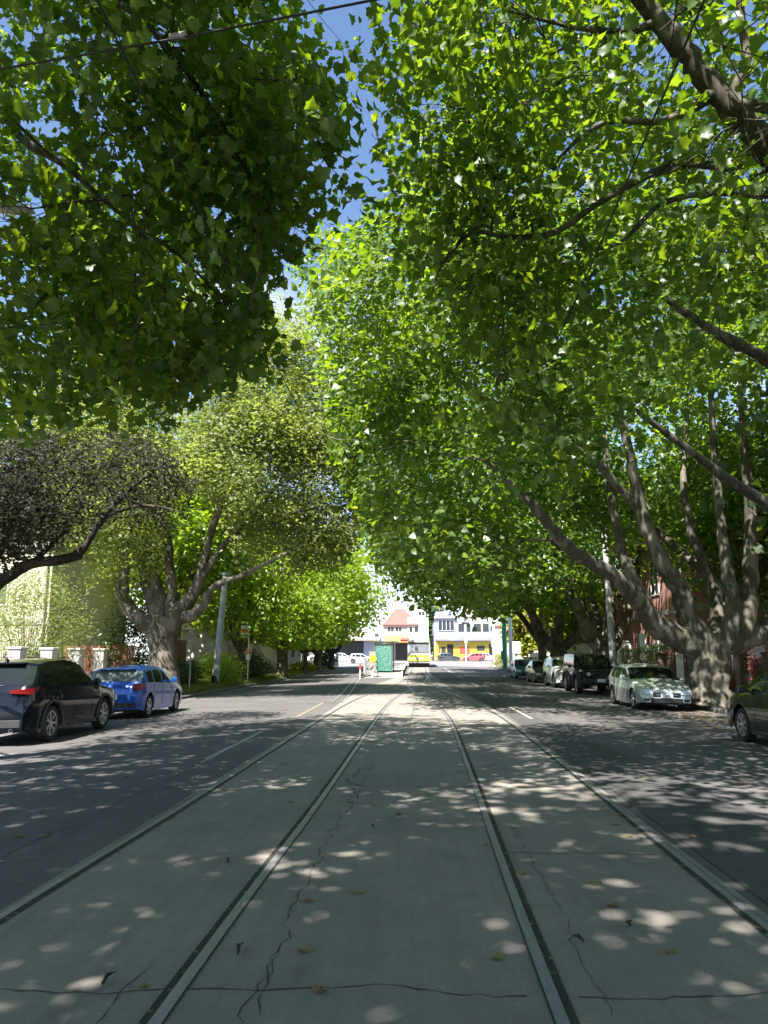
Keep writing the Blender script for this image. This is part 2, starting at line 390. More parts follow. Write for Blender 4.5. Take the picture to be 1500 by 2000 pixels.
def smooth_line(pts, rs, k=4):
    """Catmull-Rom through the limb's joints"""
    P = [Vector(p) for p in pts]; o = []; r = []
    for i in range(len(P) - 1):
        p0 = P[max(i - 1, 0)]; p1 = P[i]; p2 = P[i + 1]; p3 = P[min(i + 2, len(P) - 1)]
        for j in range(k):
            t = j / k
            o.append(.5 * ((2 * p1) + (p2 - p0) * t + (2 * p0 - 5 * p1 + 4 * p2 - p3) * t * t + (3 * p1 - p0 - 3 * p2 + p3) * t ** 3))
            r.append(rs[i] * (1 - t) + rs[i + 1] * t)
    o.append(P[-1]); r.append(rs[-1])
    return o, r
NLEAF = [0]
def tree(name, base, trunk, limbs, ells, nb, kb, nl, lsize, lkind, leafm, barkm, label, cat='tree', seed=1, keep=None, bough_r=1.5,
         clus_r=.45, twigs=True, group=None, shell=.55, droop=.35, flat=.6, trunk_n=20, hang=0.0, clump=None, near_cut=6.3):
    """trunk, limbs: [(points, radii)] in world coordinates. ells: [(centre, radii, weight)] crown volumes.
       nb boughs, each with kb leaf clusters of nl leaves."""
    rng = np.random.default_rng(seed); rd = random.Random(seed)
    base = Vector(base)
    root = empty(name, base, label, cat, group)
    tb = MB()
    nodes = []; nr = []
    for i, (pts, rs) in enumerate(trunk):
        p, r = smooth_line(pts, rs, 4)
        r = [a * (1 + .06 * math.sin(j * 2.1 + i)) for j, a in enumerate(r)]
        tb.tube([q - base for q in p], r, trunk_n, knob=.05, rng=rd)
    lb = MB()
    for pts, rs in limbs:
        p, r = smooth_line(pts, rs, 5)
        p = [q + Vector((rd.gauss(0, .10), rd.gauss(0, .10), rd.gauss(0, .10))) * r[j] if j else q for j, q in enumerate(p)]
        r = [a * rd.uniform(.93, 1.10) for a in r]
        lb.tube([q - base for q in p], r, 10 if rs[0] > .08 else 6, knob=.05, rng=rd)
        for q, a in list(zip(p, r))[3:]:
            nodes.append(q[:]); nr.append(a)
    # boughs
    wts = np.array([e[2] for e in ells], float); wts /= wts.sum()
    B = []
    tries = 0
    while len(B) < nb and tries < nb * 60:
        tries += 1
        c, rr, _ = ells[rng.choice(len(ells), p=wts)]
        d = rng.normal(size=3); d /= np.linalg.norm(d)
        rad = rng.uniform(shell ** 3, 1) ** (1 / 3)
        q = np.array(c) + d * rad * np.array(rr)
        if q[2] < 2.2: continue
        if clump:
            cs, ct = clump; a_ = q / cs
            if math.sin(a_[0] * 2.1 + seed + 1.3 * math.sin(a_[1] * 1.7)) + math.sin(a_[1] * 2.3 + 1.1 * math.sin(a_[2] * 2.2 + seed)) + math.sin(a_[2] * 2.6 + a_[0] * 1.2) < ct: continue
        if B and np.min(np.linalg.norm(np.array(B) - q, axis=1)) < bough_r * .42: continue
        B.append(q)
    B = np.array(B)
    if keep is not None: B = B[keep(B)]
    nodes = np.array(nodes); nr = np.array(nr)
    order = np.argsort([np.min(np.linalg.norm(nodes - q, axis=1)) for q in B])
    tw = MB(); C = []; Cr = []
    for i in order:
        q = Vector(B[i]); dd = np.linalg.norm(nodes - B[i], axis=1) + np.maximum(0, nodes[:, 2] - B[i][2]) * .5
        j = int(np.argmin(dd)); a = Vector(nodes[j]); L = (q - a).length
        m = max(3, int(L / .8))
        pts = bez(a, q, Vector((rd.gauss(0, .10), rd.gauss(0, .10), .12 + hang * .1)) * L, m)
        pts = [pts[0]] + [p + Vector((rd.gauss(0, .06), rd.gauss(0, .06), rd.gauss(0, .06))) * min(L, 3) for p in pts[1:-1]] + [pts[-1]]
        r0 = min(nr[j] * .75, .018 + .011 * L); r1 = .010
        rs = [r0 + (r1 - r0) * k / m for k in range(m + 1)]
        if keep is not None and m > 3 and not keep(np.array([p[:] for p in pts[1:]])).all(): continue
        lb.tube([p - base for p in pts], rs, 5, cap=False)
        nodes = np.vstack([nodes, [p[:] for p in pts[1:]]]); nr = np.concatenate([nr, rs[1:]])
        # clusters around the bough
        for k in range(kb):
            off = Vector((rd.gauss(0, 1), rd.gauss(0, 1), rd.gauss(0, flat) - (hang if rd.random() < .5 else 0))) * bough_r * .55
            c = q + off
            if keep is not None and not keep(np.array([c[:]])).all(): rd.random(); continue
            if near_cut and (c - Vector((0, 0, CAMZ))).length < near_cut: continue
            if twigs:
                s = pts[-1 - (k % min(3, len(pts) - 1))]
                tw.tube([p - base for p in bez(s, c, Vector((rd.gauss(0, .1), rd.gauss(0, .1), .1)) * off.length, 3)], [.008, .006, .005, .003], 3, cap=False)
            C.append(c[:]); Cr.append(rd.random())
    C = np.array(C); Cr = np.array(Cr)
    if keep is not None:
        kk = keep(C); C = C[kk]; Cr = Cr[kk]
    cc = np.array([e[0] for e in ells]).mean(0)
    out = C - cc; out /= np.linalg.norm(out, axis=1)[:, None] + 1e-9
    Nc = out * .55 + np.array([0, 0, .75]) + rng.normal(size=C.shape) * .45; Nc /= np.linalg.norm(Nc, axis=1)[:, None]
    Nr = np.repeat(Nc, nl, axis=0)
    d_ = rng.normal(size=(len(C) * nl, 3)) * clus_r * 1.15
    d_ -= Nr * ((d_ * Nr).sum(1) * .62)[:, None]
    d_[:, 2] -= .35 * (d_[:, 0] ** 2 + d_[:, 1] ** 2) / max(clus_r, .1)
    P = np.repeat(C, nl, axis=0) + d_
    Rc = np.repeat(Cr, nl)
    if keep is not None:
        kk = keep(P, True); P = P[kk]; Rc = Rc[kk]; Nr = Nr[kk]
    if near_cut:
        kk = (np.linalg.norm(P - np.array([0, 0, CAMZ]), axis=1) > near_cut); P = P[kk]; Rc = Rc[kk]; Nr = Nr[kk]
    NLEAF[0] += len(P) * len(leaf_tmpl(lkind)[1])
    tb.build('trunk', barkm, root, smooth='full')
    lb.build('limbs', barkm, root, smooth='full', fix=False)
    if twigs: tw.build('twigs', M['bark_dark'], root, fix=False)
    leaves_mesh('crown', P, lsize, lkind, leafm, rng, root, droop, loc=base, rndc=Rc, nrm=Nr)
    return root
def bush(name, loc, rad, n, lsize, kind, leafm, label, cat='shrub', seed=1, stems=9, group=None, box=None, up=None):
    rng = np.random.default_rng(seed); rd = random.Random(seed)
    root = empty(name, loc, label, cat, group)
    s = MB()
    for i in range(stems):
        a = rd.uniform(0, 6.28); t = Vector((math.cos(a) * rad[0] * .6, math.sin(a) * rad[1] * .6, rad[2] * rd.uniform(1.0, 1.6)))
        s.tube(bez(Vector((t.x * .15, t.y * .15, -.05)), t, Vector((0, 0, .2 * rad[2])), 4), [.03 * rad[2] ** .5, .022, .016, .01, .006], 5, cap=False)
    if box:
        P = rng.uniform(-1, 1, size=(n, 3)) ; ax = rng.integers(0, 3, n); P[np.arange(n), ax] = np.sign(P[np.arange(n), ax]) * rng.uniform(.86, 1.02, n)
        P = P * np.array(rad) * (1 + .04 * rng.normal(size=(n, 1))) + np.array([0, 0, rad[2]])
    else:
        nc = max(12, n // 45)
        d = rng.normal(size=(nc, 3)); d /= np.linalg.norm(d, axis=1)[:, None]
        c = d * (rng.uniform(.25, 1, nc) ** .5)[:, None]
        P = np.repeat(c, 45, axis=0); P = P + rng.normal(size=P.shape) * .17
        P = P * np.array(rad) + np.array([0, 0, rad[2]]); P = P[P[:, 2] > .02]
    s.build('stems', M['bark_dark'], root, fix=False)
    NLEAF[0] += len(P) * len(leaf_tmpl(kind)[1])
    leaves_mesh('foliage', P, lsize, kind, leafm, rng, root, .2, up)
    return root

# ------------------------------------------------------------------ cars
def lerp_prof(P, s):
    if s <= P[0][0]: return P[0][1]
    for (a, b), (c, d) in zip(P, P[1:]):
        if s <= c: return b + (d - b) * (s - a) / max(c - a, 1e-6)
    return P[-1][1]
KINDS = {
 'suv': dict(L=4.55, W=1.84, H=1.68, wb=2.70, fo=.90, wr=.36, gc=.22,
   top=[(0, .62), (.06, .80), (.16, .92), (.8, 1.04), (1.25, 1.10), (1.35, 1.13), (2.05, 1.56), (2.35, 1.64), (2.8, 1.68), (3.5, 1.66), (4.0, 1.60), (4.12, 1.56), (4.40, 1.16), (4.50, 1.02), (4.55, .78)],
   belt=[(0, .60), (.16, .84), (1.25, 1.00), (2.4, 1.06), (3.6, 1.12), (4.0, 1.20), (4.4, 1.12), (4.55, .75)], wind=(1.40, 2.02), rear=(4.13, 4.39), side=(1.62, 4.02), bp=(2.55, 3.32), tumble=.30, clad=True),
 'hatch': dict(L=4.08, W=1.74, H=1.46, wb=2.55, fo=.82, wr=.31, gc=.17,
   top=[(0, .50), (.06, .66), (.2, .74), (.8, .90), (1.05, .95), (1.12, .97), (1.85, 1.36), (2.1, 1.42), (2.5, 1.46), (3.1, 1.44), (3.5, 1.38), (3.62, 1.35), (3.93, 1.00), (4.04, .90), (4.08, .68)],
   belt=[(0, .48), (.2, .68), (1.05, .86), (2, .92), (3.4, .97), (3.9, .96), (4.08, .64)], wind=(1.16, 1.82), rear=(3.64, 3.91), side=(1.38, 3.52), bp=(2.25, 3.0), tumble=.32),
 'sedan': dict(L=4.55, W=1.78, H=1.45, wb=2.65, fo=.88, wr=.31, gc=.17,
   top=[(0, .50), (.06, .64), (.2, .72), (.8, .87), (1.2, .94), (1.28, .96), (2.0, 1.34), (2.3, 1.42), (2.7, 1.45), (3.1, 1.42), (3.3, 1.38), (3.85, 1.06), (4.0, 1.02), (4.5, .98), (4.55, .70)],
   belt=[(0, .48), (.2, .66), (1.2, .86), (2, .92), (3.4, .96), (4.5, .92), (4.55, .66)], wind=(1.32, 1.98), rear=(3.36, 3.82), side=(1.5, 3.5), bp=(2.4, 3.1), tumble=.34),
 'mpv': dict(L=4.75, W=1.80, H=1.58, wb=2.85, fo=.95, wr=.33, gc=.19,
   top=[(0, .55), (.06, .70), (.2, .80), (.6, .93), (.92, 1.02), (1.0, 1.05), (1.7, 1.42), (2.0, 1.52), (2.5, 1.58), (3.6, 1.57), (4.3, 1.48), (4.38, 1.45), (4.62, 1.05), (4.72, .95), (4.75, .70)],
   belt=[(0, .52), (.2, .74), (1.0, .92), (2, .96), (3.6, 1.0), (4.5, 1.02), (4.75, .66)], wind=(1.04, 1.68), rear=(4.4, 4.6), side=(1.22, 4.3), bp=(1.60, 2.55, 3.4), tumble=.28),
 'jeep': dict(L=4.2, W=1.80, H=1.84, wb=2.45, fo=.72, wr=.40, gc=.36,
   top=[(0, .72), (.02, 1.02), (.10, 1.09), (.8, 1.14), (1.28, 1.18), (1.34, 1.20), (1.55, 1.76), (1.65, 1.82), (2.2, 1.84), (3.4, 1.84), (4.08, 1.82), (4.12, 1.80), (4.17, 1.22), (4.19, 1.16), (4.2, .95)],
   belt=[(0, .70), (.1, 1.04), (1.28, 1.10), (2, 1.13), (4.15, 1.13), (4.2, .92)], wind=(1.36, 1.54), rear=(4.13, 4.165), side=(1.56, 4.0), bp=(2.35, 3.1), tumble=.10, boxy=True),
}
def make_car(name, kind, loc, rz, pm, label, cat, group=None, glass=None, detail=True, rearglass=None, twotone=None):
    K = KINDS[kind]; L, Wd, wb, fo, wr, gc = K['L'], K['W'], K['wb'], K['fo'], K['wr'], K['gc']
    glass = glass or M['glass']
    root = empty(name, loc, label, cat, group, rz)
    # local: +Y forward, station s from nose; y = L/2 - s
    axs = [fo, fo + wb]; AR = wr + (.07 if not K.get('boxy') else .12)
    st = set(round(s, 3) for s, _ in K['top'] + K['belt'])
    for a in axs:
        for k in range(-6, 7): st.add(round(a + AR * math.sin(k / 6 * math.pi / 2), 3))
    for a in K['wind'] + K['rear'] + K['side']: st.add(a)
    for b in K['bp']: st.add(round(b - .04, 3)); st.add(round(b + .04, 3))
    s = 0
    while s < L: st.add(round(s, 2)); s += .14
    for s in (.015, .035, .1, L - .015, L - .035, L - .1): st.add(s)
    st = sorted(x for x in st if 0 <= x <= L)
    st = [x for i, x in enumerate(st) if i == 0 or x - st[i - 1] > .006]
    NL, NU, NT = 8, 5, 5
    boxy = K.get('boxy')
    rows = []
    for s in st:
        top = lerp_prof(K['top'], s); belt = min(lerp_prof(K['belt'], s), top - .02)
        e = min(s, L - s); 
        pl = 1 - (.16 if not boxy else .05) * max(0, 1 - e / .45) ** 2.2
        if boxy and s < 1.3: pl *= .86
        hw = Wd / 2 * pl
        zb = gc + (.10 * max(0, 1 - e / .5))
        for a in axs:
            d = abs(s - a)
            if d < AR: zb = max(zb, wr + math.sqrt(AR * AR - d * d))
        zb = min(zb, belt - .04)
        row = []
        for k in range(NL + 1):
            u = k / NL; z = zb + (belt - zb) * u
            zz = (z - gc) / (belt - gc + 1e-6)
            x = hw * (1 - .045 * (1 - min(zz, 1)) ** 2 - .035 * max(0, zz - .62) ** 1.2 * 2)
            if .60 < zz < .72: x += .006
            row.append((x, z))
        xb = row[-1][0] - .012
        hgt = top - belt
        zr = top - min(.055, hgt * .45)
        xr = xb - (zr - belt) * K['tumble']
        for k in range(1, NU + 1):
            u = k / NU; row.append((xb + (xr - xb) * u + .02 * math.sin(u * math.pi) * min(1, hgt * 3), belt + (zr - belt) * u))
        for k in range(1, NT + 1):
            u = k / NT
            row.append((xr * (1 - u), zr + (top - zr) * math.sin(u * math.pi / 2) ** .7 if hgt > .08 else zr + (top - zr) * math.sin(u * math.pi / 2)))
        rows.append(row)
    nrow = len(rows[0])
    body = MB(); gl = {}
    def vid(i, k, sd): return (sd * rows[i][k][0], L / 2 - st[i], rows[i][k][1])
    def g(key): return gl.setdefault(key, MB())
    # body vertex grid
    for sd in (1, -1):
        base = len(body.v)
        for i in range(len(st)):
            for k in range(nrow): body.v.append(vid(i, k, sd))
        for i in range(len(st) - 1):
            sm = (st[i] + st[i + 1]) / 2
            for k in range(nrow - 1):
                q = [base + i * nrow + k, base + (i + 1) * nrow + k, base + (i + 1) * nrow + k + 1, base + i * nrow + k + 1]
                key = None
                hgt = lerp_prof(K['top'], sm) - lerp_prof(K['belt'], sm)
                if NL <= k < NL + NU - 1 and K['side'][0] < sm < K['side'][1] and hgt > .14 and not any(abs(sm - b) < .04 for b in K['bp']):
                    seg = sum(sm > b for b in K['bp'])
                    key = ('side_window', sd, seg)
                if k >= NL + NU:
                    if K['wind'][0] < sm < K['wind'][1]: key = ('windscreen', 0, 0)
                    if K['rear'][0] < sm < K['rear'][1]: key = ('rear_window', 0, 0)
                if key:
                    b = g(key); b.quad(*[body.v[j] for j in q])
                else: body.f.append(tuple(q))
        # end caps
    for i in (0, len(st) - 1):
        b = len(body.v)
        loop = [vid(i, k, 1) for k in range(nrow)] + [vid(i, k, -1) for k in range(nrow - 2, -1, -1)]
        body.v += loop; body.f.append(tuple(range(b, b + len(loop))))
    # merge doubles and recalc
    me_o = body.build('body', pm, root, smooth=True)
    bm = bmesh.new(); bm.from_mesh(me_o.data); bmesh.ops.remove_doubles(bm, verts=bm.verts, dist=.0005); bmesh.ops.recalc_face_normals(bm, faces=bm.faces); bm.to_mesh(me_o.data); bm.free()
    me_o.data.set_sharp_from_angle(angle=R(42))
    for (nm, sd, seg), b in gl.items():
        o = b.build(nm, rearglass if (nm == 'rear_window' and rearglass) else glass, root, smooth='full')
        bm = bmesh.new(); bm.from_mesh(o.data); bmesh.ops.remove_doubles(bm, verts=bm.verts, dist=.0005); bmesh.ops.recalc_face_normals(bm, faces=bm.faces); bm.to_mesh(o.data); bm.free()
    # underbody
    u = MB(); u.box(-Wd / 2 + .22, Wd / 2 - .22, -L / 2 + .15, L / 2 - .15, gc + .03, gc + .42)
    for a in axs:
        yy = L / 2 - a
        for sd in (1, -1):
            x0, x1 = sd * (Wd / 2 - .26), sd * (Wd / 2 - .035); n = 14; vs = []; fs = []
            for k in range(n + 1):
                a_ = R(-12 + 204 * k / n); c_, s_ = (AR - .004) * math.cos(a_), (AR - .004) * math.sin(a_)
                vs += [(x0, yy + c_, wr + s_), (x1, yy + c_, wr + s_)]
            for k in range(n): fs.append((2 * k, 2 * k + 1, 2 * k + 3, 2 * k + 2))
            fs.append(tuple(range(0, 2 * n + 2, 2))); u.add(vs, fs)
    # keep only the upper part of the wells
    u.build('underbody', M['black'], root)
    # wheels
    tw = .21 if not boxy else .26
    for a in axs:
        for sd in (1, -1):
            yy = L / 2 - a; xc = sd * (Wd / 2 - tw / 2 - .015 + (.05 if boxy else 0))
            h = MB(); h.lathe([(.01, -tw * .3), (wr * .6, -tw * .3), (wr * .6, tw * .1), (.01, tw * .1)], 20, 'x')
            w = h.build('wheel', M['disc'], root, smooth=True, loc=(xc, yy, wr))
            ty = MB(); rr = wr * .68
            ty.lathe([(rr, -tw / 2 + .01), (wr * .9, -tw / 2), (wr * .985, -tw / 2 + .03), (wr, 0), (wr * .985, tw / 2 - .03), (wr * .9, tw / 2), (rr, tw / 2 - .01), (rr - .01, 0), (rr, -tw / 2 + .01)], 32, 'x')
            ty.build('tyre', M['rubber'], w, smooth=True)
            ri = MB(); ox = sd * (tw / 2 - .02)
            ri.lathe([(rr + .003, ox - sd * .05), (rr + .006, ox + sd * .008), (rr - .018, ox + sd * .004), (rr - .022, ox - sd * .05)], 32, 'x')
            nsp = 5 if kind in ('hatch', 'jeep', 'sedan') else 7
            for q in range(nsp * 1):
                a0 = 2 * math.pi * q / nsp
                for da in (-.13, .13):
                    p0 = Vector((ox - sd * .012, .05 * math.cos(a0), .05 * math.sin(a0))); p1 = Vector((ox - sd * .004, (rr - .01) * math.cos(a0 + da), (rr - .01) * math.sin(a0 + da)))
                    ri.tube([p0, p1], [.016, .013], 4)
            ri.lathe([(.001, ox + sd * .01), (.05, ox + sd * .004), (.055, ox - sd * .03)], 14, 'x')
            ri.build('rim', M['alloy'], w, smooth=True)
            if K.get('clad') or boxy:
                f = MB(); r1 = AR + (.05 if not boxy else .09); x0, x1 = sd * (Wd / 2 - (.05 if not boxy else .12)), sd * (Wd / 2 + (.012 if not boxy else .09))
                pts = [(r * math.cos(t), r * math.sin(t)) for r in (AR - .006,) for t in [R(-8 + 196 * i / 18) for i in range(19)]] + [(r1 * math.cos(t), r1 * math.sin(t)) for t in [R(188 - 196 * i / 18) for i in range(19)]]
                n = 19; vs = []; fs = []
                for xx in (x0, x1):
                    for p in pts: vs.append((xx, yy + p[0], wr + p[1]))
                m = len(pts)
                for i in range(n - 1):
                    fs.append((m + i, m + i + 1, m + m - 2 - i, m + m - 1 - i)); fs.append((n + i, n + i + 1, m + n + i + 1, m + n + i)); fs.append((i, i + 1, m + i + 1, m + i))
                f.add(vs, fs); f.build('wheel_arch', M['trim'], root)
    # lamps, grille, plates, mirrors, handles
    def top_at(s): return lerp_prof(K['top'], s)
    hw = Wd / 2
    yf, yr = L / 2, -L / 2
    for sd in (1, -1):
        if boxy:
            h = MB(); h.lathe([(.001, yf + .045), (.07, yf + .04), (.09, yf + .02), (.095, yf - .02)], 20, 'x')
            h.v = [(v[1] + sd * .50, v[0], v[2] + .88) for v in h.v]
            h.build('headlight', M['lamp'], root, smooth=True)
            t = MB(); t.box(sd * (hw - .17) - .055, sd * (hw - .17) + .055, yr - .03, yr + .02, .85, 1.10, .01); t.build('tail_light', M['red_lamp'], root)
        else:
            z = lerp_prof(K['top'], .09)
            h = MB(); x0, x1 = hw * .50, hw * .90
            y0 = lambda x: yf + .012 - .16 * hw * 0 - .17 * max(0, (x / hw - .55)) ** 1.6
            n = 6; vs = []; fs = []
            for i in range(n + 1):
                x = x0 + (x1 - x0) * i / n; yy = y0(x)
                hh = .055 + .03 * (i / n)
                vs += [(sd * x, yy + .01, z - .16), (sd * x, yy - .035, z - .03 + .02 * i / n), (sd * x, yy - .14, z - .16), (sd * x, yy - .16, z - .02)]
            for i in range(n):
                a = i * 4; b = a + 4
                fs += [(a, b, b + 1, a + 1), (a + 1, b + 1, b + 3, a + 3), (a, a + 2, b + 2, b)]
            fs += [(0, 1, 3, 2), (n * 4, n * 4 + 2, n * 4 + 3, n * 4 + 1)]
            h.add(vs, fs).build('headlight', M['lamp'], root, smooth=True)
            zt = lerp_prof(K['belt'], L - .2)
            t = MB(); n = 5; vs = []; fs = []
            wide = .42 if kind == 'suv' else .24
            for i in range(n + 1):
                u_ = i / n; x = hw * (.985 - .0) - wide * (1 - u_); 
                yy = yr - .012 + .12 * u_ ** 3
                hh = (.028 + .035 * u_) if kind == 'suv' else .095
                vs += [(sd * x, yy, zt - .10 - hh), (sd * x, yy + .02, zt - .10 + hh), (sd * x, yy + .10, zt - .10 - hh), (sd * x, yy + .12, zt - .10 + hh)]
            # wrap forward on the side
            for i in range(n):
                a = i * 4; b = a + 4
                fs += [(a, b, b + 1, a + 1), (a + 1, b + 1, b + 3, a + 3), (a, a + 2, b + 2, b)]
            fs += [(0, 1, 3, 2)]
            b = len(vs); hh = .10
            vs += [(sd * (hw * .985), yr + .34, zt - .05 - .03), (sd * (hw * .985), yr + .34, zt - .05 + .05)]
            a = n * 4
            fs += [(a, b, b + 1, a + 1)]
            t.add(vs, fs).build('tail_light', M['red_lamp'], root, smooth=True)
        mz = lerp_prof(K['belt'], K['side'][0] + .1) + .06
        my = L / 2 - K['side'][0] - .12
        m = MB(); m.box(sd * (hw + .02) - .01, sd * (hw + .02) + .01, my - .02, my + .02, mz - .02, mz + .03)
        m = MB(); x0 = sd * (hw - .03); x1 = sd * (hw + .19)
        m.box(min(x0 + sd * .06, x1), max(x0 + sd * .06, x1), my - .055, my + .065, mz - .03, mz + .12, .03)
        m.box(min(x0 - sd * .03, x0 + sd * .09), max(x0 - sd * .03, x0 + sd * .09), my - .02, my + .03, mz - .02, mz + .03)
        m.build('mirror', pm if not boxy else M['black'], root, smooth=True)
        for hs in ((K['bp'][0] + K['side'][0]) / 2 + .40, K['bp'][-1] - .12 if len(K['bp']) < 3 else K['bp'][1] - .12):
            zz = lerp_prof(K['belt'], hs) - .12
            d = MB(); xx = sd * (hw * .962)
            d.box(min(xx - sd * .02, xx + sd * .018), max(xx - sd * .02, xx + sd * .018), L / 2 - hs - .09, L / 2 - hs + .09, zz - .015, zz + .015, .006)
            d.build('door_handle', pm if kind != 'suv' else M['trim'], root)
        # door seams
        for b in list(K['bp'])[:2] + [K['side'][0] + .02]:
            d = MB(); z1 = lerp_prof(K['belt'], b); xs = sd * hw * 1.0
            pts = [(xs * (1 - .045 * (1 - (z - gc) / (z1 - gc)) ** 2 - .07 * max(0, (z - gc) / (z1 - gc) - .62) ** 1.2) + sd * .0015, L / 2 - b, z) for z in [gc + .14 + (z1 - gc - .16) * i / 6 for i in range(7)]]
            d.tube(pts, .006, 4); d.build('door_seam', M['black'], root)
    gr = MB()
    if boxy:
        for i in range(7): x = -.30 + i * .10; gr.box(x - .028, x + .028, yf - .01, yf + .006, .74, 1.0, .005)
        gr.build('grille', M['trim'], root)
        b = MB(); b.box(-.80, .80, yf - .02, yf + .24, .48, .68, .03); b.build('bumper', M['trim'], root)
        b = MB(); b.box(-.75, .75, yr - .16, yr + .02, .50, .68, .03); b.build('bumper', M['trim'], root)
        sp = MB(); sp.lathe([(.1, yr - .22), (.38, yr - .22), (.40, yr - .15), (.38, yr - .02), (.1, yr - .01)], 24, 'x'); sp.v = [(v[1], v[0], v[2] + 1.05) for v in sp.v]; sp.build('spare_wheel', M['rubber'], root, smooth=True)
        pf = .60; pfy = yf + .245
    else:
        zf = lerp_prof(K['top'], 0.0)
        gr.box(-.44, .44, yf - .03, yf + .010, zf - .07, zf + .07, .008)
        for q in (-.035, 0, .035): gr.box(-.40, .40, yf, yf + .018, zf + q - .004, zf + q + .004)
        gr.build('grille', M['black'], root)
        lo = MB(); lo.box(-.50, .50, yf - .03, yf + .010, gc + .08, gc + .23, .01); lo.box(-.72, -.52, yf - .10, yf + .002, gc + .12, gc + .22, .01); lo.box(.52, .72, yf - .10, yf + .002, gc + .12, gc + .22, .01)
        lo.build('air_intake', M['black'], root)
        c = MB(); c.tube([(-.34, yf + .014, zf), (.34, yf + .014, zf)], .007, 5); c.lathe([(.001, yf + .022), (.045, yf + .02), (.05, yf + .008)], 16, 'x'); 
        c.v = [v if abs(v[0]) < .4 and abs(v[1]) > 1 else (v[1], v[0], v[2] + zf) for v in c.v]
        c.build('badge_bar', M['chrome'], root)
        rb = MB(); rb.box(-hw * .78, hw * .78, yr - .006, yr + .04, gc + .13, gc + .28, .01); rb.build('rear_bumper_insert', M['trim'] if K.get('clad') else M['black'], root)
        pf = gc + .29; pfy = yf + .010
    p = MB(); p.box(-.186, .186, pfy, pfy + .008, pf - .035, pf + .10); p.build('number_plate', M['plate'], root)
    zt = lerp_prof(K['belt'], L - .1)
    p = MB(); py = yr - .02
    p.box(-.186, .186, py, py + .03, zt - .28, zt - .145); p.build('number_plate', M['plate'], root)
    if kind in ('suv', 'hatch', 'mpv'):
        w = MB(); w.tube([(0, yr + .11 + (.0), zt + .12), (.28, yr + .14, zt + .16)], .008, 5); w.build('wiper', M['black'], root)
        sp = MB(); s0 = K['rear'][0]; zz = lerp_prof(K['top'], s0 - .05)
        sp.box(-hw * .60, hw * .60, L / 2 - s0 - .09, L / 2 - s0 + .12, zz - .02, zz + .018, .012); sp.build('spoiler', pm, root, smooth=True)
    if kind in ('suv', 'hatch'):
        a = MB(); s0 = K['rear'][0] - .35; zz = lerp_prof(K['top'], s0)
        a.prism([(L / 2 - s0 - .09, zz - .01), (L / 2 - s0 + .07, zz - .01), (L / 2 - s0 - .07, zz + .07)], 'x', -.02, .02); a.build('roof_aerial', M['black'], root)
    if kind == 'suv':
        for x in (-.55, .55):
            e = MB(); e.lathe([(.028, yr - .02), (.036, yr - .022), (.036, yr + .12)], 14, 'x', (0, 0, 0))
            e.v = [(v[1] + x, v[0], v[2] + .30) for v in e.v]; e.build('exhaust', M['chrome'], root, smooth=True)
    if kind == 'mpv':
        for sd in (1, -1):
            s_ = MB(); s_.box(min(sd * (hw - .03), sd * (hw + .012)), max(sd * (hw - .03), sd * (hw + .012)), L / 2 - 3.35, L / 2 - 1.45, .50, .56, .01); s_.build('side_moulding', pm, root)
    return root
# ------------------------------------------------------------------ ground, road, tracks
def sheet(name, x0, x1, y0, y1, fz, nx, ny, m, dz=0.0, ys=None, side=False):
    b = MB(); ys = ys or [y0 + (y1 - y0) * i / ny for i in range(ny + 1)]; xs = [x0 + (x1 - x0) * i / nx for i in range(nx + 1)]
    vs = [(x, y, fz(x, y) + dz) for y in ys for x in xs]; n = len(xs)
    fs = [(j * n + i, j * n + i + 1, (j + 1) * n + i + 1, (j + 1) * n + i) for j in range(len(ys) - 1) for i in range(nx)]
    b.add(vs, fs); return tag(b.build(name, m, smooth='full'), kind='structure')
YS = [-30, 0, 30, 60, 80, 100, 120, 140, 165]
def zfar(x, y): return -0.30 + rise(y)
g_ = MB()
gy = [-600, -30, 60, 80, 100, 120, 140, 165, 900]
g_.add([(x, y, zfar(0, y)) for y in gy for x in (-900, 900)], [(2 * i, 2 * i + 1, 2 * i + 3, 2 * i + 2) for i in range(len(gy) - 1)])
tag(g_.build('ground', M['earth']), kind='structure')
sheet('road', -9.4, 9.5, -30, 100, zroad, 12, 1, M['asphalt'], ys=YS[:6])
sheet('cross_street', -120, 120, 100, 148, lambda x, y: rise(y) - .12 * 0 - (0.0 if abs(x) < 2.9 else min(abs(x) - 2.9, 6.6) * .026 * max(0, 1 - (y - 100) / 20)), 80, 12, M['far_road'])
def ribbon(name, line, offs, z, m, parent=None):
    """strip along a centre line [(x,y)], from offset offs[0] to offs[1]"""
    b = MB(); vs = []
    P = [Vector((x, y, 0)) for x, y in line]
    for i, p in enumerate(P):
        t = (P[min(i + 1, len(P) - 1)] - P[max(i - 1, 0)]).normalized(); n = Vector((t.y, -t.x, 0))
        for o in (offs if not callable(offs) else offs(p.y)):
            q = p + n * o; vs.append((q.x, q.y, zroad(q.x, q.y) + z))
    k = 2
    b.add(vs, [(2 * i, 2 * i + 1, 2 * i + 3, 2 * i + 2) for i in range(len(P) - 1)])
    return b.build(name, m, parent)
def cr(pts, k=6):
    p, _ = smooth_line([(x, y, 0) for x, y in pts], [1] * len(pts), k); return [(q.x, q.y) for q in p]
RT = cr([(1.30, -25), (1.33, -5), (1.37, 4), (1.48, 10), (1.62, 18), (1.60, 22), (1.42, 26.5), (1.08, 31), (.66, 37), (.40, 44), (.34, 52), (.42, 62), (.55, 74), (.72, 91), (.80, 110)])
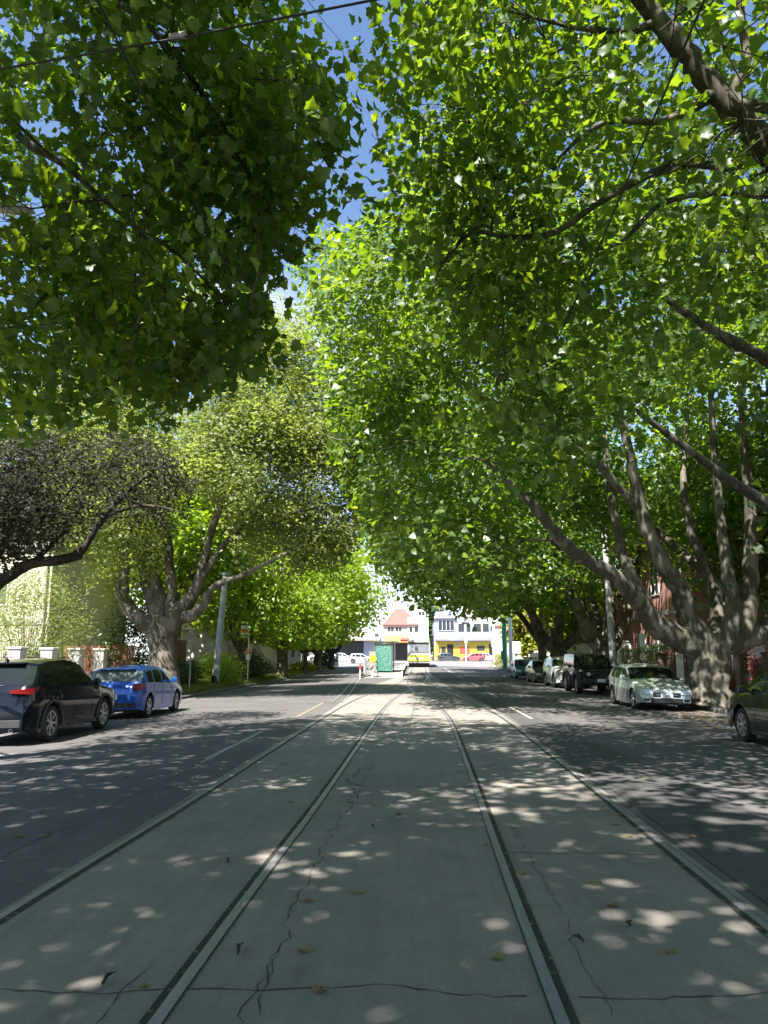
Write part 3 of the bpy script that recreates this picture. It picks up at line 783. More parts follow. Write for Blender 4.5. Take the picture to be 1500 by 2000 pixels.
LT = cr([(-1.95, -25), (-1.90, -5), (-1.86, 4), (-1.76, 9), (-1.68, 17), (-1.58, 24), (-1.36, 30), (-.88, 37), (-.30, 44), (.14, 52), (.40, 62), (.55, 74.0)])
ST = cr([(-2.62, 27), (-2.78, 32), (-3.15, 40), (-3.55, 48), (-3.9, 56)])
# concrete slab around both tracks
sl = MB(); vs = []
edge = [(-30, -2.72, 2.12), (0, -2.70, 2.14), (8, -2.60, 2.24), (18, -2.5, 2.44), (24, -2.45, 2.44), (30, -2.5, 2.30), (40, -2.4, 1.9), (60, -1.0, 1.6), (75, -.5, 1.6), (100, -.3, 1.9)]
for y, a, c in edge:
    for i in range(9):
        x = a + (c - a) * i / 8; vs.append((x, y, zroad(x, y) + .004))
sl.add(vs, [(j * 9 + i, j * 9 + i + 1, (j + 1) * 9 + i + 1, (j + 1) * 9 + i) for j in range(len(edge) - 1) for i in range(8)])
tag(sl.build('tram_slab', M['concrete']), kind='structure')
def track(line, label, cat, sides=(1, -1), group='tram rails'):
    y0 = line[0][1]
    root = empty('tram_track', (0, 0, 0), label, cat)
    for sd in sides:
        o = sd * .7175
        ribbon('rail', line, sorted((o - sd * .030, o + sd * .030)), .012, M['rail'], root)
        g = ribbon('groove', line, sorted((o - sd * .030, o - sd * .074)), .009, M['groove'], root)
        ribbon('rail_edge', line, sorted((o + sd * .030, o + sd * .040)), .009, M['crack'], root)
    return root
track(RT, 'right hand pair of steel rails bending left towards the waiting tram', 'tram track')
track(LT, 'left hand pair of steel rails running straight past the yellow lane line', 'tram track')
root = empty('tram_track', (0, 0, 0), 'short disused twin rails pointing at the left end of the tram platform', 'tram track')
ribbon('rail', ST, (-.20, -.14), .0135, M['rail'], root); ribbon('rail', ST, (.14, .20), .0135, M['rail'], root)
def gstrip(name, pts, w, m, z=.006, rd=None, kind='structure', jag=0):
    """thin marking on the ground along ground points"""
    b = MB(); vs = []
    P = [Vector((p[0], p[1], 0)) for p in pts]
    for i, p in enumerate(P):
        t = (P[min(i + 1, len(P) - 1)] - P[max(i - 1, 0)]).normalized(); n = Vector((t.y, -t.x, 0))
        ww = w[i] if hasattr(w, '__len__') else w
        if rd: ww *= rd.uniform(.25, 1.6)
        for o in (-ww / 2, ww / 2):
            q = p + n * o; vs.append((q.x, q.y, zroad(q.x, q.y) + z))
    b.add(vs, [(2 * i, 2 * i + 1, 2 * i + 3, 2 * i + 2) for i in range(len(P) - 1)])
    o = b.build(name, m)
    if kind: tag(o, kind=kind)
    return o
def crack(pts, w, seed, m=None, step=.07, amp=.03):
    rd = random.Random(seed); Q = []
    G = [GP(*p) for p in pts]
    off = 0
    for a, c in zip(G, G[1:]):
        n = max(2, int((c - a).length / step))
        for i in range(n):
            off = off * .8 + rd.gauss(0, amp * .5)
            p = a + (c - a) * (i / n); t = (c - a).normalized(); Q.append((p.x - t.y * off, p.y + t.x * off))
    gstrip('road_crack', Q, w, m or M['crack'], .0065, rd)
crack([(490, 2000), (500, 1925), (525, 1870), (570, 1800), (600, 1745), (625, 1690), (640, 1640), (670, 1590), (700, 1540), (720, 1500), (735, 1470)], .008, 1, amp=.05)
crack([(500, 1985), (520, 1900), (545, 1845)], .007, 11)
crack([(690, 1560), (700, 1530), (722, 1500)], .025, 12, amp=.08)
crack([(0, 1680), (60, 1640), (130, 1605), (180, 1588), (230, 1562), (330, 1520), (395, 1482)], .012, 2)
crack([(-20, 1935), (200, 1948), (480, 1928), (760, 1922), (1060, 1945)], .009, 3)
crack([(1130, 1950), (1300, 1958), (1560, 1935)], .009, 4)
crack([(985, 1664), (1150, 1667), (1310, 1671)], .010, 5)
crack([(1000, 1610), (1075, 1750), (1120, 1830), (1200, 2000)], .006, 6, M['joint'])
crack([(300, 1880), (180, 2000), (110, 2080)], .006, 7, M['joint'])
crack([(640, 1535), (930, 1540)], .010, 8, M['joint'])
crack([(690, 1470), (905, 1478)], .010, 9, M['joint'])
crack([(560, 1470), (420, 1530), (200, 1660)], .006, 10, M['joint'])
# darker strip of newer asphalt along the right hand rail, and its far patches
vs = []; b = MB()
for y, a, c in ((-20, 2.30, 3.9), (5, 2.30, 3.7), (10, 2.40, 3.55), (18, 2.58, 3.4), (24, 2.6, 3.2), (30, 2.45, 3.0)):
    vs += [(a, y, zroad(a, y) + .003), ((a + c) / 2, y, zroad((a + c) / 2, y) + .003), (c, y, zroad(c, y) + .003)]
b.add(vs, [(3 * j + i, 3 * j + i + 1, 3 * j + 4 + i, 3 * j + 3 + i) for j in range(5) for i in range(2)]); tag(b.build('asphalt_patch', M['patch']), kind='structure')
for x, a, c, w, m in ((-3.3, 5.2, 6.4, .10, 'paint_white'), (-3.25, 12, 17, .10, 'paint_white'), (-3.07, 20.8, 27, .12, 'paint_yellow'), (-3.6, 33, 38, .11, 'paint_yellow'),
                      (3.05, 20.5, 25, .10, 'paint_white'), (3.3, 31, 36, .12, 'paint_white'), (3.45, 42, 48, .13, 'paint_white'), (3.5, 55, 61, .15, 'paint_white'), (3.5, 68, 88, .18, 'paint_white'),
                      (-7.05, 4, 9, .10, 'paint_white'), (-7.1, 10.5, 13.6, .10, 'paint_white'), (-5.9, 50, 80, .15, 'paint_white')):
    gstrip('lane_marking', [(x, a + (c - a) * i / 6) for i in range(7)], w, M[m], .0065)
gstrip('lane_marking', [(-9.3, 13.7), (-7.0, 13.75)], .10, M['paint_white'], .0065)
# kerbs, footpaths, verges
for sd, xk in ((-1, -9.4), (1, 9.5)):
    b = MB(); yy = [-30, 0, 30, 60, 80, 96]
    for i in range(len(yy) - 1):
        y0, y1 = yy[i], yy[i + 1]
        pr = [(0, -.10), (0, .10), (.03, .128), (.18, .13), (.18, -.10)]
        vs = []
        for y in (y0, y1):
            for o, z in pr: vs.append((xk + sd * o, y, zroad(9.4, y) + z))
        b.add(vs, [(j, j + 1, j + 6, j + 5) for j in range(4)])
    tag(b.build('kerb', M['kerb']), kind='structure')
    sheet('verge', xk + sd * .18, xk + sd * 2.6, -30, 96, lambda x, y: zverge(x, y) + .002, 4, 1, M['soil'], ys=[-30, 0, 30, 60, 80, 96])
    sheet('footpath', xk + sd * 2.6, xk + sd * 4.2, -30, 96, lambda x, y: zverge(x, y) + .004, 2, 1, M['path'], ys=[-30, 0, 30, 60, 80, 96])
    sheet('front_gardens', xk + sd * 4.2, xk + sd * 60, -30, 96, lambda x, y: zverge(x, y), 2, 1, M['earth'], ys=[-30, 0, 30, 60, 80, 96])
    # gutter apron of bluestone
    gstrip('gutter', [(xk - sd * .22, y) for y in (-30, 0, 30, 60, 80, 96)], .42, M['kerb'], .004)
sheet('driveway', 9.7, 13.6, 29.5, 33.5, lambda x, y: zverge(x, y) + .012, 3, 3, M['path'])

# ------------------------------------------------------------------ cars
P = dict(navy=paint('near black navy car paint', (.005, .007, .012), 0, .10, .15, .3), blue=paint('bright blue car paint', (.018, .085, .36), .3), silver=paint('silver green car paint', (.38, .41, .395), .35),
         black=paint('black car paint', (.006, .006, .006), 0, .15, .1, .3), white=paint('white car paint', (.62, .66, .64), .1), charcoal=paint('charcoal car paint', (.10, .115, .13), .5),
         sky=paint('mid blue car paint', (.10, .27, .62), .4), green=paint('dark green car paint', (.010, .018, .010), 0, .12, .5), red=paint('pinkish red car paint', (.55, .12, .14), .1), beige=paint('pale silver car paint', (.6, .6, .6), .4))
def car(kind, xo, yfront_axle, facing, pm, label, name='parked_car', group=None, **k):
    """xo: x of the side towards the road centre; yfront_axle: y of its front axle"""
    K = KINDS[kind]
    sgn = 1 if xo > 0 else -1
    x = xo + sgn * K['W'] / 2
    d = K['L'] / 2 - K['fo']
    y = yfront_axle - d if facing > 0 else yfront_axle + d
    z = zroad(x, y)
    o = make_car(name, kind, (x, y, z), 0 if facing > 0 else math.pi, pm, label, 'car', group, **k)
    o.rotation_euler[1] = (.026 if x > 0 else -.026) * (1 if facing > 0 else -1)
    return o
GR, GL = 'cars parked along the right kerb', 'cars parked along the left kerb'
car('suv', -7.32, 18.6, 1, P['navy'], 'near black navy SUV seen from behind at the left edge, closest to the camera', 'parked_suv', GL)
car('hatch', -7.42, 24.65, 1, P['blue'], 'bright blue hatchback parked on the left in front of the black SUV', 'parked_hatchback', GL, rearglass=M['glass_pale'])
car('mpv', 6.56, 16.2, 1, P['green'], 'dark green people mover cut off by the right edge of the photo', 'parked_people_mover', GR)
o = car('hatch', 7.12, 26.0, -1, P['silver'], 'pale silver green hatchback parked nose first beside the thickest tree trunk', 'parked_hatchback', GR)
car('jeep', 7.50, 36.4, -1, P['black'], 'boxy black off-roader with round headlights and white number plate', 'parked_offroader', GR)
car('suv', 7.62, 43.0, -1, P['white'], 'white SUV parked between the black off-roader and a charcoal sedan', 'parked_suv', GR)
car('sedan', 7.66, 50.5, -1, P['charcoal'], 'dark charcoal sedan parked between the white SUV and the mid blue car', 'parked_sedan', GR)
car('hatch', 7.66, 59.5, -1, P['sky'], 'mid blue car with darker bonnet, farthest in the right hand row', 'parked_hatchback', GR)

# ------------------------------------------------------------------ big trees
def rag(C, amp):
    C = np.asarray(C); x, y = proj(C)
    a = np.sin(C[:, 0] * 2.3 + 1.7 * np.sin(C[:, 2] * 1.9)) + np.sin(C[:, 2] * 3.1 + C[:, 1] * 1.3) + .6 * np.sin(C[:, 1] * 5.1 + C[:, 0] * 4.3)
    b = np.sin(C[:, 2] * 2.1 + 1.3 * np.sin(C[:, 0] * 2.2)) + np.sin(C[:, 0] * 3.7 + C[:, 1] * 1.1) + .6 * np.sin(C[:, 1] * 4.7 + C[:, 2] * 4.1)
    k = amp * 10 / np.maximum(C[:, 1], 4)
    return x + a * k, y + b * k
def clear_of(C, lines, dist):
    # leaves hanging between the camera and a bare limb are left out: (polyline in photo pixels, clearance, distance of limb)
    x, y = proj(C); C = np.asarray(C); bad = np.zeros(len(C), bool)
    for pts, w, dep in lines:
        for (ax, ay), (bx, by) in zip(pts, pts[1:]):
            dx_, dy_ = bx - ax, by - ay; t = np.clip(((x - ax) * dx_ + (y - ay) * dy_) / (dx_ * dx_ + dy_ * dy_), 0, 1)
            bad |= (np.hypot(x - ax - t * dx_, y - ay - t * dy_) < w * (1 + .5 * np.sin(C[:, 0] * 9 + C[:, 2] * 7))) & (C[:, 1] < dep) & (C[:, 1] > .5)
    return ~bad
R0_LIMBS = [([(1240, -20), (1330, 95), (1400, 180), (1500, 285)], 46, 9.1), ([(842, 580), (862, 520), (920, 455), (1080, 455), (1180, 390), (1300, 326), (1500, 335)], 15, 10.4),
            ([(1310, 590), (1400, 650), (1500, 705)], 20, 14.1), ([(1310, 852), (1420, 935), (1500, 985)], 20, 16), ([(1440, -20), (1460, 110), (1500, 215)], 18, 8.6), ([(1500, 380), (1390, 378), (1290, 400), (1210, 475)], 12, 11.4),
            ([(980, 20), (1050, 35), (1130, 55), (1230, 60)], 12, 9), ([(1082, 330), (1100, 300), (1180, 240), (1300, 235)], 12, 9.2)]
L0_LIMBS = [([(0, 250), (130, 325), (260, 435), (350, 500), (440, 590)], 12, 9.1), ([(240, 10), (330, 95), (410, 205), (480, 330)], 11, 8.1), ([(265, 560), (270, 640), (250, 720)], 9, 8.8), ([(500, 420), (505, 520), (480, 620)], 9, 8.1), ([(0, 412), (66, 412)], 26, 12.1)]
def keep_right(C, fine=False):
    x, y = rag(C, 34)
    C = np.asarray(C)
    # the opening over the far end of the street, and the sky gap on the left of the crown
    lo = np.interp(x, [560, 640, 700, 760, 800, 870, 900, 960, 985, 1040, 1100, 1180, 1260, 1330, 1400, 1500], [430, 860, 1010, 1130, 1178, 1176, 1188, 1200, 1190, 1175, 1185, 1195, 1160, 1110, 1130, 1180])
    left = np.interp(y, [-400, 0, 180, 400, 430, 470, 560, 700, 850, 950, 1020, 1100, 1180], [800, 770, 760, 735, 600, 578, 572, 598, 640, 670, 700, 740, 790])
    m = 10 if fine else -12
    return (C[:, 1] < 1) | ((y < lo + m) & (x > left - m))
def keep_r1(C, fine=False):
    C = np.asarray(C); x, y = proj(C)
    near = (x > 1010) & (y > np.interp(x, [1010, 1100, 1200, 1350, 1500], [960, 860, 800, 760, 740])) & (C[:, 1] < 25.8 + .0 * x)
    ok = keep_right(C, fine) & ~near
    return ok & clear_of(C, R0_LIMBS[:4], 0) if fine else ok
def keep_r0(C, fine=False):
    x, y = rag(C, 16); C = np.asarray(C)
    left = np.interp(y, [-400, 0, 120, 250, 380, 480, 560, 640, 760, 860, 920], [770, 745, 715, 735, 690, 715, 840, 850, 830, 860, 1000])
    lo = np.interp(x, [700, 800, 850, 900, 1000, 1100, 1250, 1500], [480, 640, 800, 900, 960, 1000, 900, 760])
    m = 12 if fine else -14
    ok = (C[:, 1] < 1) | ((x > left - m) & (y < lo + m))
    return ok & clear_of(C, R0_LIMBS, 0) if fine else ok
def keep_l0(C, fine=False):
    x, y = rag(C, 27); C = np.asarray(C)
    right = np.interp(y, [-300, 0, 60, 130, 200, 300, 400, 470, 520, 600, 700, 770], [640, 600, 750, 705, 720, 715, 700, 560, 530, 560, 545, 440])
    lo = np.interp(x, [-200, 0, 60, 100, 170, 230, 300, 350, 400, 470, 545, 575, 620, 740], [870, 870, 860, 790, 850, 840, 860, 770, 745, 770, 700, 620, 440, 420])
    m = 14 if fine else -18
    gap = ((x > 395) & (x < 470) & (y > 395) & (y < 440)) | ((x - 240) ** 2 / 22 ** 2 + (y - 240) ** 2 / 34 ** 2 < 1) | ((x > 585) & (x < 655) & (y > -10) & (y < 95))
    ok = (C[:, 1] < 1) | ((x < right + m) & (y < lo + m) & ~gap)
    return ok & clear_of(C, L0_LIMBS, 0) if fine else ok
def L(pts, z=None):
    return [PX(*p) for p in pts]
# R1, the thick candelabrum plane tree beside the silver hatchback
b = PX(1385, 1385, 26.5); b.z = zverge(10.3, 26.5) - .05
tree('plane_tree', (b.x, b.y, b.z),
  [([b, PX(1385, 1352, 26.5), PX(1384, 1310, 26.5), PX(1384, 1275, 26.5), PX(1388, 1238, 26.5)], [.86, .68, .61, .66, .60])],
  [(L([(1378, 1270, 26.5), (1330, 1248, 26.3), (1285, 1222, 26), (1250, 1178, 25.5), (1205, 1130, 24.5), (1120, 1078, 23.5), (1060, 1010, 22.5), (1010, 958, 22), (950, 900, 21)]), [.5, .42, .38, .30, .24, .20, .15, .10, .05]),
   (L([(1285, 1225, 26), (1262, 1205, 26), (1255, 1170, 26.3), (1225, 1105, 26.6), (1205, 1030, 27), (1190, 950, 27), (1182, 850, 27)]), [.34, .30, .22, .19, .16, .12, .07]),
   (L([(1380, 1262, 26.5), (1348, 1215, 26.4), (1325, 1150, 26.2), (1285, 1085, 26), (1255, 1010, 26), (1232, 900, 25.5), (1205, 780, 25), (1180, 650, 24)]), [.45, .36, .31, .27, .23, .17, .11, .05]),
   (L([(1395, 1258, 26.6), (1400, 1205, 27), (1388, 1130, 27.2), (1350, 1040, 27), (1335, 920, 27), (1350, 760, 27)]), [.36, .25, .20, .15, .11, .05]),
   (L([(1405, 1262, 26.3), (1430, 1215, 26), (1428, 1150, 26), (1412, 1060, 26), (1400, 940, 26), (1388, 780, 25.5), (1380, 620, 25)]), [.38, .28, .23, .18, .15, .10, .05]),
   (L([(1400, 1262, 26.5), (1452, 1225, 26.5), (1465, 1130, 26.5), (1466, 1010, 26.3), (1455, 880, 26), (1440, 700, 25.5)]), [.42, .34, .27, .20, .14, .06]),
   (L([(1400, 1265, 26.6), (1480, 1240, 27), (1530, 1180, 27.5), (1545, 1050, 28), (1560, 850, 28)]), [.44, .38, .3, .2, .08]),
   (L([(1390, 1262, 26.6), (1420, 1230, 28), (1395, 1140, 29), (1310, 1060, 30), (1190, 950, 31), (1080, 870, 31.5)]), [.36, .26, .20, .16, .11, .05]),
   (L([(1250, 1000, 26), (1160, 900, 25), (1050, 830, 24), (930, 760, 23)]), [.16, .11, .08, .04]),
   (L([(1180, 650, 24), (1050, 520, 23), (900, 480, 22), (760, 500, 21)]), [.07, .06, .05, .03])],
  [((3.6, 25.0, 11.2), (8.6, 7.5, 7.4), 1.0), ((9.5, 28, 12.5), (6.5, 7, 6.5), .5), ((-.5, 27, 13.2), (4.6, 5.5, 5.0), .45), ((12.5, 31.5, 11), (6, 3.5, 6), .35)],
  300, 9, 32, .185, 'plane_lo', M['leaf_plane'], M['bark_plane'], 'massive plane tree with a pale trunk splitting low into many limbs beside the silver hatchback', seed=3,
  keep=keep_r1, clump=(2.2, -.35), bough_r=1.5, clus_r=.33, group='plane trees along the right kerb', shell=.60, hang=.3)
# R0, the near plane tree whose trunk stands outside the frame on the right
tree('plane_tree', (10.9, 9.5, zverge(10.9, 9.5) - .05),
  [([(10.9, 9.5, -.1), (10.9, 9.5, .9), (10.85, 9.5, 1.8), (10.8, 9.5, 2.6)], [.72, .58, .52, .55])],
  [([(10.8, 9.5, 2.3), (9.6, 9.4, 4.0), (7.4, 9.2, 6.0), PX(1570, 350, 9.1), PX(1480, 262, 9), PX(1400, 180, 9), PX(1330, 95, 8.9), PX(1270, 20, 8.8), PX(1180, -90, 8.6), PX(1080, -220, 8.5)], [.42, .36, .27, .20, .165, .15, .135, .115, .09, .05]),
   ([(10.8, 9.5, 2.3), (9.3, 10.2, 3.8), (7.5, 10.8, 5.6), PX(1560, 340, 10.5), PX(1420, 325, 10.3), PX(1300, 328, 10.2), PX(1180, 390, 10), PX(1080, 455, 10), PX(990, 462, 10), PX(920, 455, 9.8), PX(862, 520, 9.7), PX(842, 580, 9.6)], [.36, .26, .18, .08, .065, .055, .05, .045, .036, .028, .020, .01]),
   ([(10.8, 9.5, 2.3), (10.0, 12, 4.0), PX(1640, 790, 13.8), PX(1500, 705, 14), PX(1400, 650, 14), PX(1310, 590, 13.8), PX(1230, 520, 13.5)], [.36, .28, .16, .125, .10, .07, .03]),
   ([(10.8, 9.5, 2.3), (10.6, 13, 3.4), PX(1600, 1060, 16), PX(1500, 985, 16), PX(1420, 935, 15.8), PX(1310, 852, 15.5), PX(1200, 770, 15)], [.36, .25, .15, .12, .10, .07, .03]),
   ([(10.8, 9.5, 2.3), (9.9, 8.5, 4.6), (8.4, 7.2, 7.4), PX(1500, 210, 8.5), PX(1460, 110, 8.4), PX(1440, -30, 8.2)], [.4, .3, .16, .07, .055, .04]),
   ([(10.8, 9.5, 2.3), (10.4, 8.6, 5), (9.4, 7.6, 9), (7.5, 6.5, 13)], [.4, .3, .2, .06]),
   ([(10.8, 9.5, 2.3), (11.6, 10.6, 5), (12.2, 11.4, 9), (12.4, 12, 13)], [.4, .3, .2, .06]),
   ([PX(1400, 180, 9), PX(1300, 235, 9), PX(1180, 240, 9.2), PX(1100, 300, 9.2), PX(1082, 330, 9.2)], [.10, .045, .035, .02, .01]),
   ([PX(1290, 40, 8.8), PX(1230, 60, 8.9), PX(1130, 55, 9), PX(1050, 35, 9), PX(980, 20, 9)], [.08, .045, .035, .022, .012]),
   ([PX(1230, 200, 9), PX(1180, 72, 9), PX(1100, 95, 9), PX(1030, 130, 9)], [.03, .028, .02, .01]),
   ([PX(1500, 380, 11.5), PX(1390, 378, 11.4), PX(1290, 400, 11.2), PX(1210, 475, 11), PX(1120, 490, 10.8)], [.07, .05, .045, .03, .015])],
  [((5.2, 9.5, 11.0), (6.2, 7.0, 5.4), 1.0), ((2.6, 9.8, 8.4), (3.4, 4.2, 3.6), .55), ((10.5, 10, 12), (5, 7, 5), .3), ((5, 9, 15), (6, 6, 3), .4), ((.7, 10, 10), (1.7, 2.6, 3.2), .3), ((5.5, 2.2, 10.5), (4.8, 3.8, 3.5), .5), ((1.6, 10.5, 6.0), (1.5, 2.2, 1.6), .10)],
  270, 8, 20, .135, 'plane', M['leaf_plane'], M['bark_plane'], 'overhanging plane tree with bright mottled limbs reaching in from the upper right edge', seed=5,
  keep=keep_r0, clump=(1.1, .25), near_cut=7.0, bough_r=1.1, clus_r=.27, group='plane trees along the right kerb', shell=.3, hang=.4)
# L0, the near plane tree on the left, trunk outside the frame
tree('plane_tree', (-10.9, 7.5, zverge(10.9, 7.5) - .05),
  [([(-10.9, 7.5, -.1), (-10.9, 7.5, .9), (-10.85, 7.5, 1.8), (-10.8, 7.5, 2.8)], [.66, .5, .46, .5])],
  [([(-10.8, 7.5, 2.4), (-9.2, 7.8, 5), (-7, 8.6, 7.2), PX(-60, 200, 9), PX(60, 285, 9), PX(130, 325, 9), PX(190, 380, 9), PX(260, 435, 9), PX(350, 500, 9), PX(440, 590, 8.8)], [.36, .26, .16, .06, .05, .045, .036, .028, .02, .01]),
   ([(-10.8, 7.5, 2.4), (-9, 7, 6), (-6, 6.8, 8.8), PX(110, -60, 8), PX(240, 10, 8), PX(330, 95, 8), PX(410, 205, 8), PX(480, 330, 8), PX(540, 430, 8)], [.36, .26, .16, .055, .045, .04, .028, .02, .01]),
   ([(-10.8, 7.5, 2.4), (-9.2, 8.6, 4.2), (-7.2, 9.5, 5.4), PX(-40, 560, 9.5), PX(60, 600, 9.4), PX(140, 690, 9.2)], [.3, .2, .1, .03, .02, .01]),
   ([(-10.8, 7.5, 2.4), (-9.8, 8.4, 6), (-8, 9.4, 10), (-5.5, 10, 13)], [.36, .26, .17, .05]),
   ([(-10.8, 7.5, 2.4), (-10.6, 5.5, 6), (-9, 3.4, 10), (-6.5, 2, 12.5)], [.36, .26, .17, .05]),
   ([PX(260, 435, 9), PX(265, 560, 8.8), PX(270, 640, 8.7), PX(250, 720, 8.6)], [.02, .016, .012, .007]),
   ([PX(480, 330, 8), PX(500, 420, 8), PX(505, 520, 8), PX(480, 620, 8)], [.018, .014, .01, .006]),
   ([PX(330, 95, 8), PX(460, 110, 8), PX(580, 180, 8), PX(660, 300, 8)], [.03, .02, .016, .008]),
   ([PX(540, 430, 8), PX(545, 500, 8), PX(560, 560, 8)], [.01, .008, .006])],
  [((-4.6, 8.2, 10.2), (5.0, 6.0, 5.6), 1.0), ((-3.4, 8.6, 6.6), (3.0, 2.4, 2.2), .34), ((-9.5, 7, 10), (5, 7, 5.5), .22), ((-1.5, 8.6, 9.2), (2.0, 2.6, 3.4), .5), ((-4.0, 3.0, 10.5), (5, 4.5, 4.5), .35), ((-5.0, 6, 14.5), (6.0, 7.0, 3.0), .65)],
  400, 8, 19, .140, 'plane', M['leaf_plane'], M['bark_plane'], 'plane tree hanging dark lobed leaves and thin twigs from the upper left corner', seed=8,
  keep=keep_l0, clump=(.85, .3), near_cut=7.0, bough_r=.9, clus_r=.21, group='plane trees along the left kerb', shell=.45, hang=.45)
# the next plane trees behind the camera, whose shade lies on the foreground
for sx, side, sd_ in ((-1, 'left', 12), (1, 'right', 13)):
    X_ = 10.8 * sx
    tree('plane_tree', (X_, -8.5, zverge(10.8, -8) - .05),
      [([(X_, -8.5, -.1), (X_, -8.5, 1.2), (X_, -8.5, 2.8)], [.66, .5, .5])],
      [([(X_, -8.5, 2.4), (8.6 * sx, -7.5, 6), (5.5 * sx, -5.8, 9), (2.5 * sx, -4.5, 11)], [.36, .26, .16, .05]), ([(X_, -8.5, 2.4), (10 * sx, -9.5, 7), (8 * sx, -10.5, 12)], [.36, .26, .05]), ([(X_, -8.5, 2.4), (9 * sx, -5.5, 6), (7.5 * sx, -3, 10)], [.36, .2, .05])],
      [((4.6 * sx, -4.5, 11.0), (6.5, 7.0, 4.4), 1.0)], 190, 8, 24, .23, 'plane_lo', M['leaf_plane'], M['bark_plane'], 'plane tree standing behind the camera on the %s whose shade covers the foreground' % side, seed=sd_,
      bough_r=1.2, clus_r=.27, group='plane trees along the %s kerb' % side, shell=.2, twigs=False, clump=(.85, .6))
# R2
b = PX(1184, 1340, 44.5); b.z = zverge(11, 44) - .05
tree('plane_tree', (b.x, b.y, b.z),
  [([b, PX(1184, 1318, 44.5), PX(1182, 1290, 44.5), PX(1180, 1262, 44.5)], [.80, .68, .62, .62])],
  [(L([(1176, 1268, 44.5), (1150, 1240, 44.3), (1132, 1190, 44), (1108, 1140, 43.5), (1085, 1080, 43), (1060, 1000, 42), (1030, 920, 41)]), [.5, .42, .36, .30, .24, .15, .06]),
   (L([(1160, 1250, 44.3), (1142, 1200, 44.6), (1118, 1140, 45), (1090, 1100, 45), (1050, 1105, 44.5), (1020, 1090, 44), (985, 1060, 43)]), [.36, .28, .24, .22, .17, .12, .05]),
   (L([(1186, 1262, 44.5), (1190, 1200, 44.5), (1192, 1120, 44.5), (1185, 1020, 44.2), (1170, 900, 44)]), [.42, .34, .27, .20, .07]),
   (L([(1192, 1268, 44.5), (1212, 1235, 44.6), (1228, 1180, 44.8), (1240, 1100, 45), (1250, 1000, 45)]), [.42, .34, .27, .2, .07]),
   (L([(1185, 1262, 44.8), (1165, 1200, 46), (1140, 1120, 47), (1100, 1030, 48)]), [.34, .27, .2, .06])],
  [((5.0, 44.5, 12.5), (9.5, 8.5, 9.0), 1.0), ((11, 45, 14), (7, 8, 8), .4), ((0, 45, 13), (5, 6, 6), .3), ((-1.6, 46, 9.5), (3.2, 4, 4.2), .3)],
  240, 9, 20, .26, 'plane_lo', M['leaf_plane'], M['bark_plane'], 'second plane tree along the right kerb, its forked trunk behind the black off-roader', seed=21,
  keep=keep_right, bough_r=1.8, clus_r=.5, twigs=False, group='plane trees along the right kerb', shell=.6)
# R3
b = PX(1092, 1325, 58); b.z = zverge(11, 58) - .05
tree('plane_tree', (b.x, b.y, b.z),
  [([b, PX(1092, 1308, 58), PX(1091, 1285, 58), PX(1090, 1262, 58)], [.74, .62, .58, .62])],
  [(L([(1085, 1266, 58), (1062, 1246, 58), (1046, 1215, 57.5), (1032, 1180, 57), (1012, 1140, 56), (990, 1080, 55)]), [.5, .40, .34, .26, .17, .06]),
   (L([(1095, 1264, 58), (1118, 1248, 58), (1130, 1210, 58.3), (1140, 1150, 58.6), (1150, 1060, 59)]), [.42, .32, .26, .2, .07]),
   (L([(1090, 1262, 58), (1092, 1200, 58), (1086, 1130, 58), (1075, 1040, 58)]), [.4, .3, .2, .07]),
   (L([(1055, 1235, 58), (1040, 1200, 58.5), (1000, 1160, 59), (960, 1130, 59)]), [.28, .22, .14, .05])],
  [((4.6, 58, 12.5), (9.5, 8.0, 8.0), 1.0), ((11, 58, 13), (7, 8, 7), .3)],
  190, 9, 16, .34, 'plane_lo', M['leaf_plane'], M['bark_plane'], 'third plane tree along the right kerb, its wide trunk behind the charcoal and white cars', seed=22,
  keep=keep_right, bough_r=1.9, clus_r=.6, twigs=False, group='plane trees along the right kerb', shell=.6)
# R4 farther plane tree
tree('plane_tree', (12.2, 74, zverge(12.2, 74) - .05),
  [([(12.2, 74, 0), (12.2, 74, 1.2), (12.2, 74, 2.8)], [.55, .42, .42])],
  [([(12.2, 74, 2.4), (10.5, 74, 5), (8, 73, 8), (6, 72, 11)], [.32, .26, .17, .05]), ([(12.2, 74, 2.4), (13, 74.5, 6), (13.5, 75, 11)], [.32, .25, .06]), ([(12.2, 74, 2.4), (12, 73, 7), (11, 72, 12)], [.3, .2, .05])],
  [((9.0, 74, 11.0), (7.5, 7.0, 6.2), 1.0)],
  110, 8, 12, .6, 'plane_lo', M['leaf_plane'], M['bark_plane'], 'plane tree farthest along the right kerb, above the green pole', seed=23,
  keep=keep_right, bough_r=1.9, clus_r=.6, twigs=False, group='plane trees along the right kerb', shell=.5)
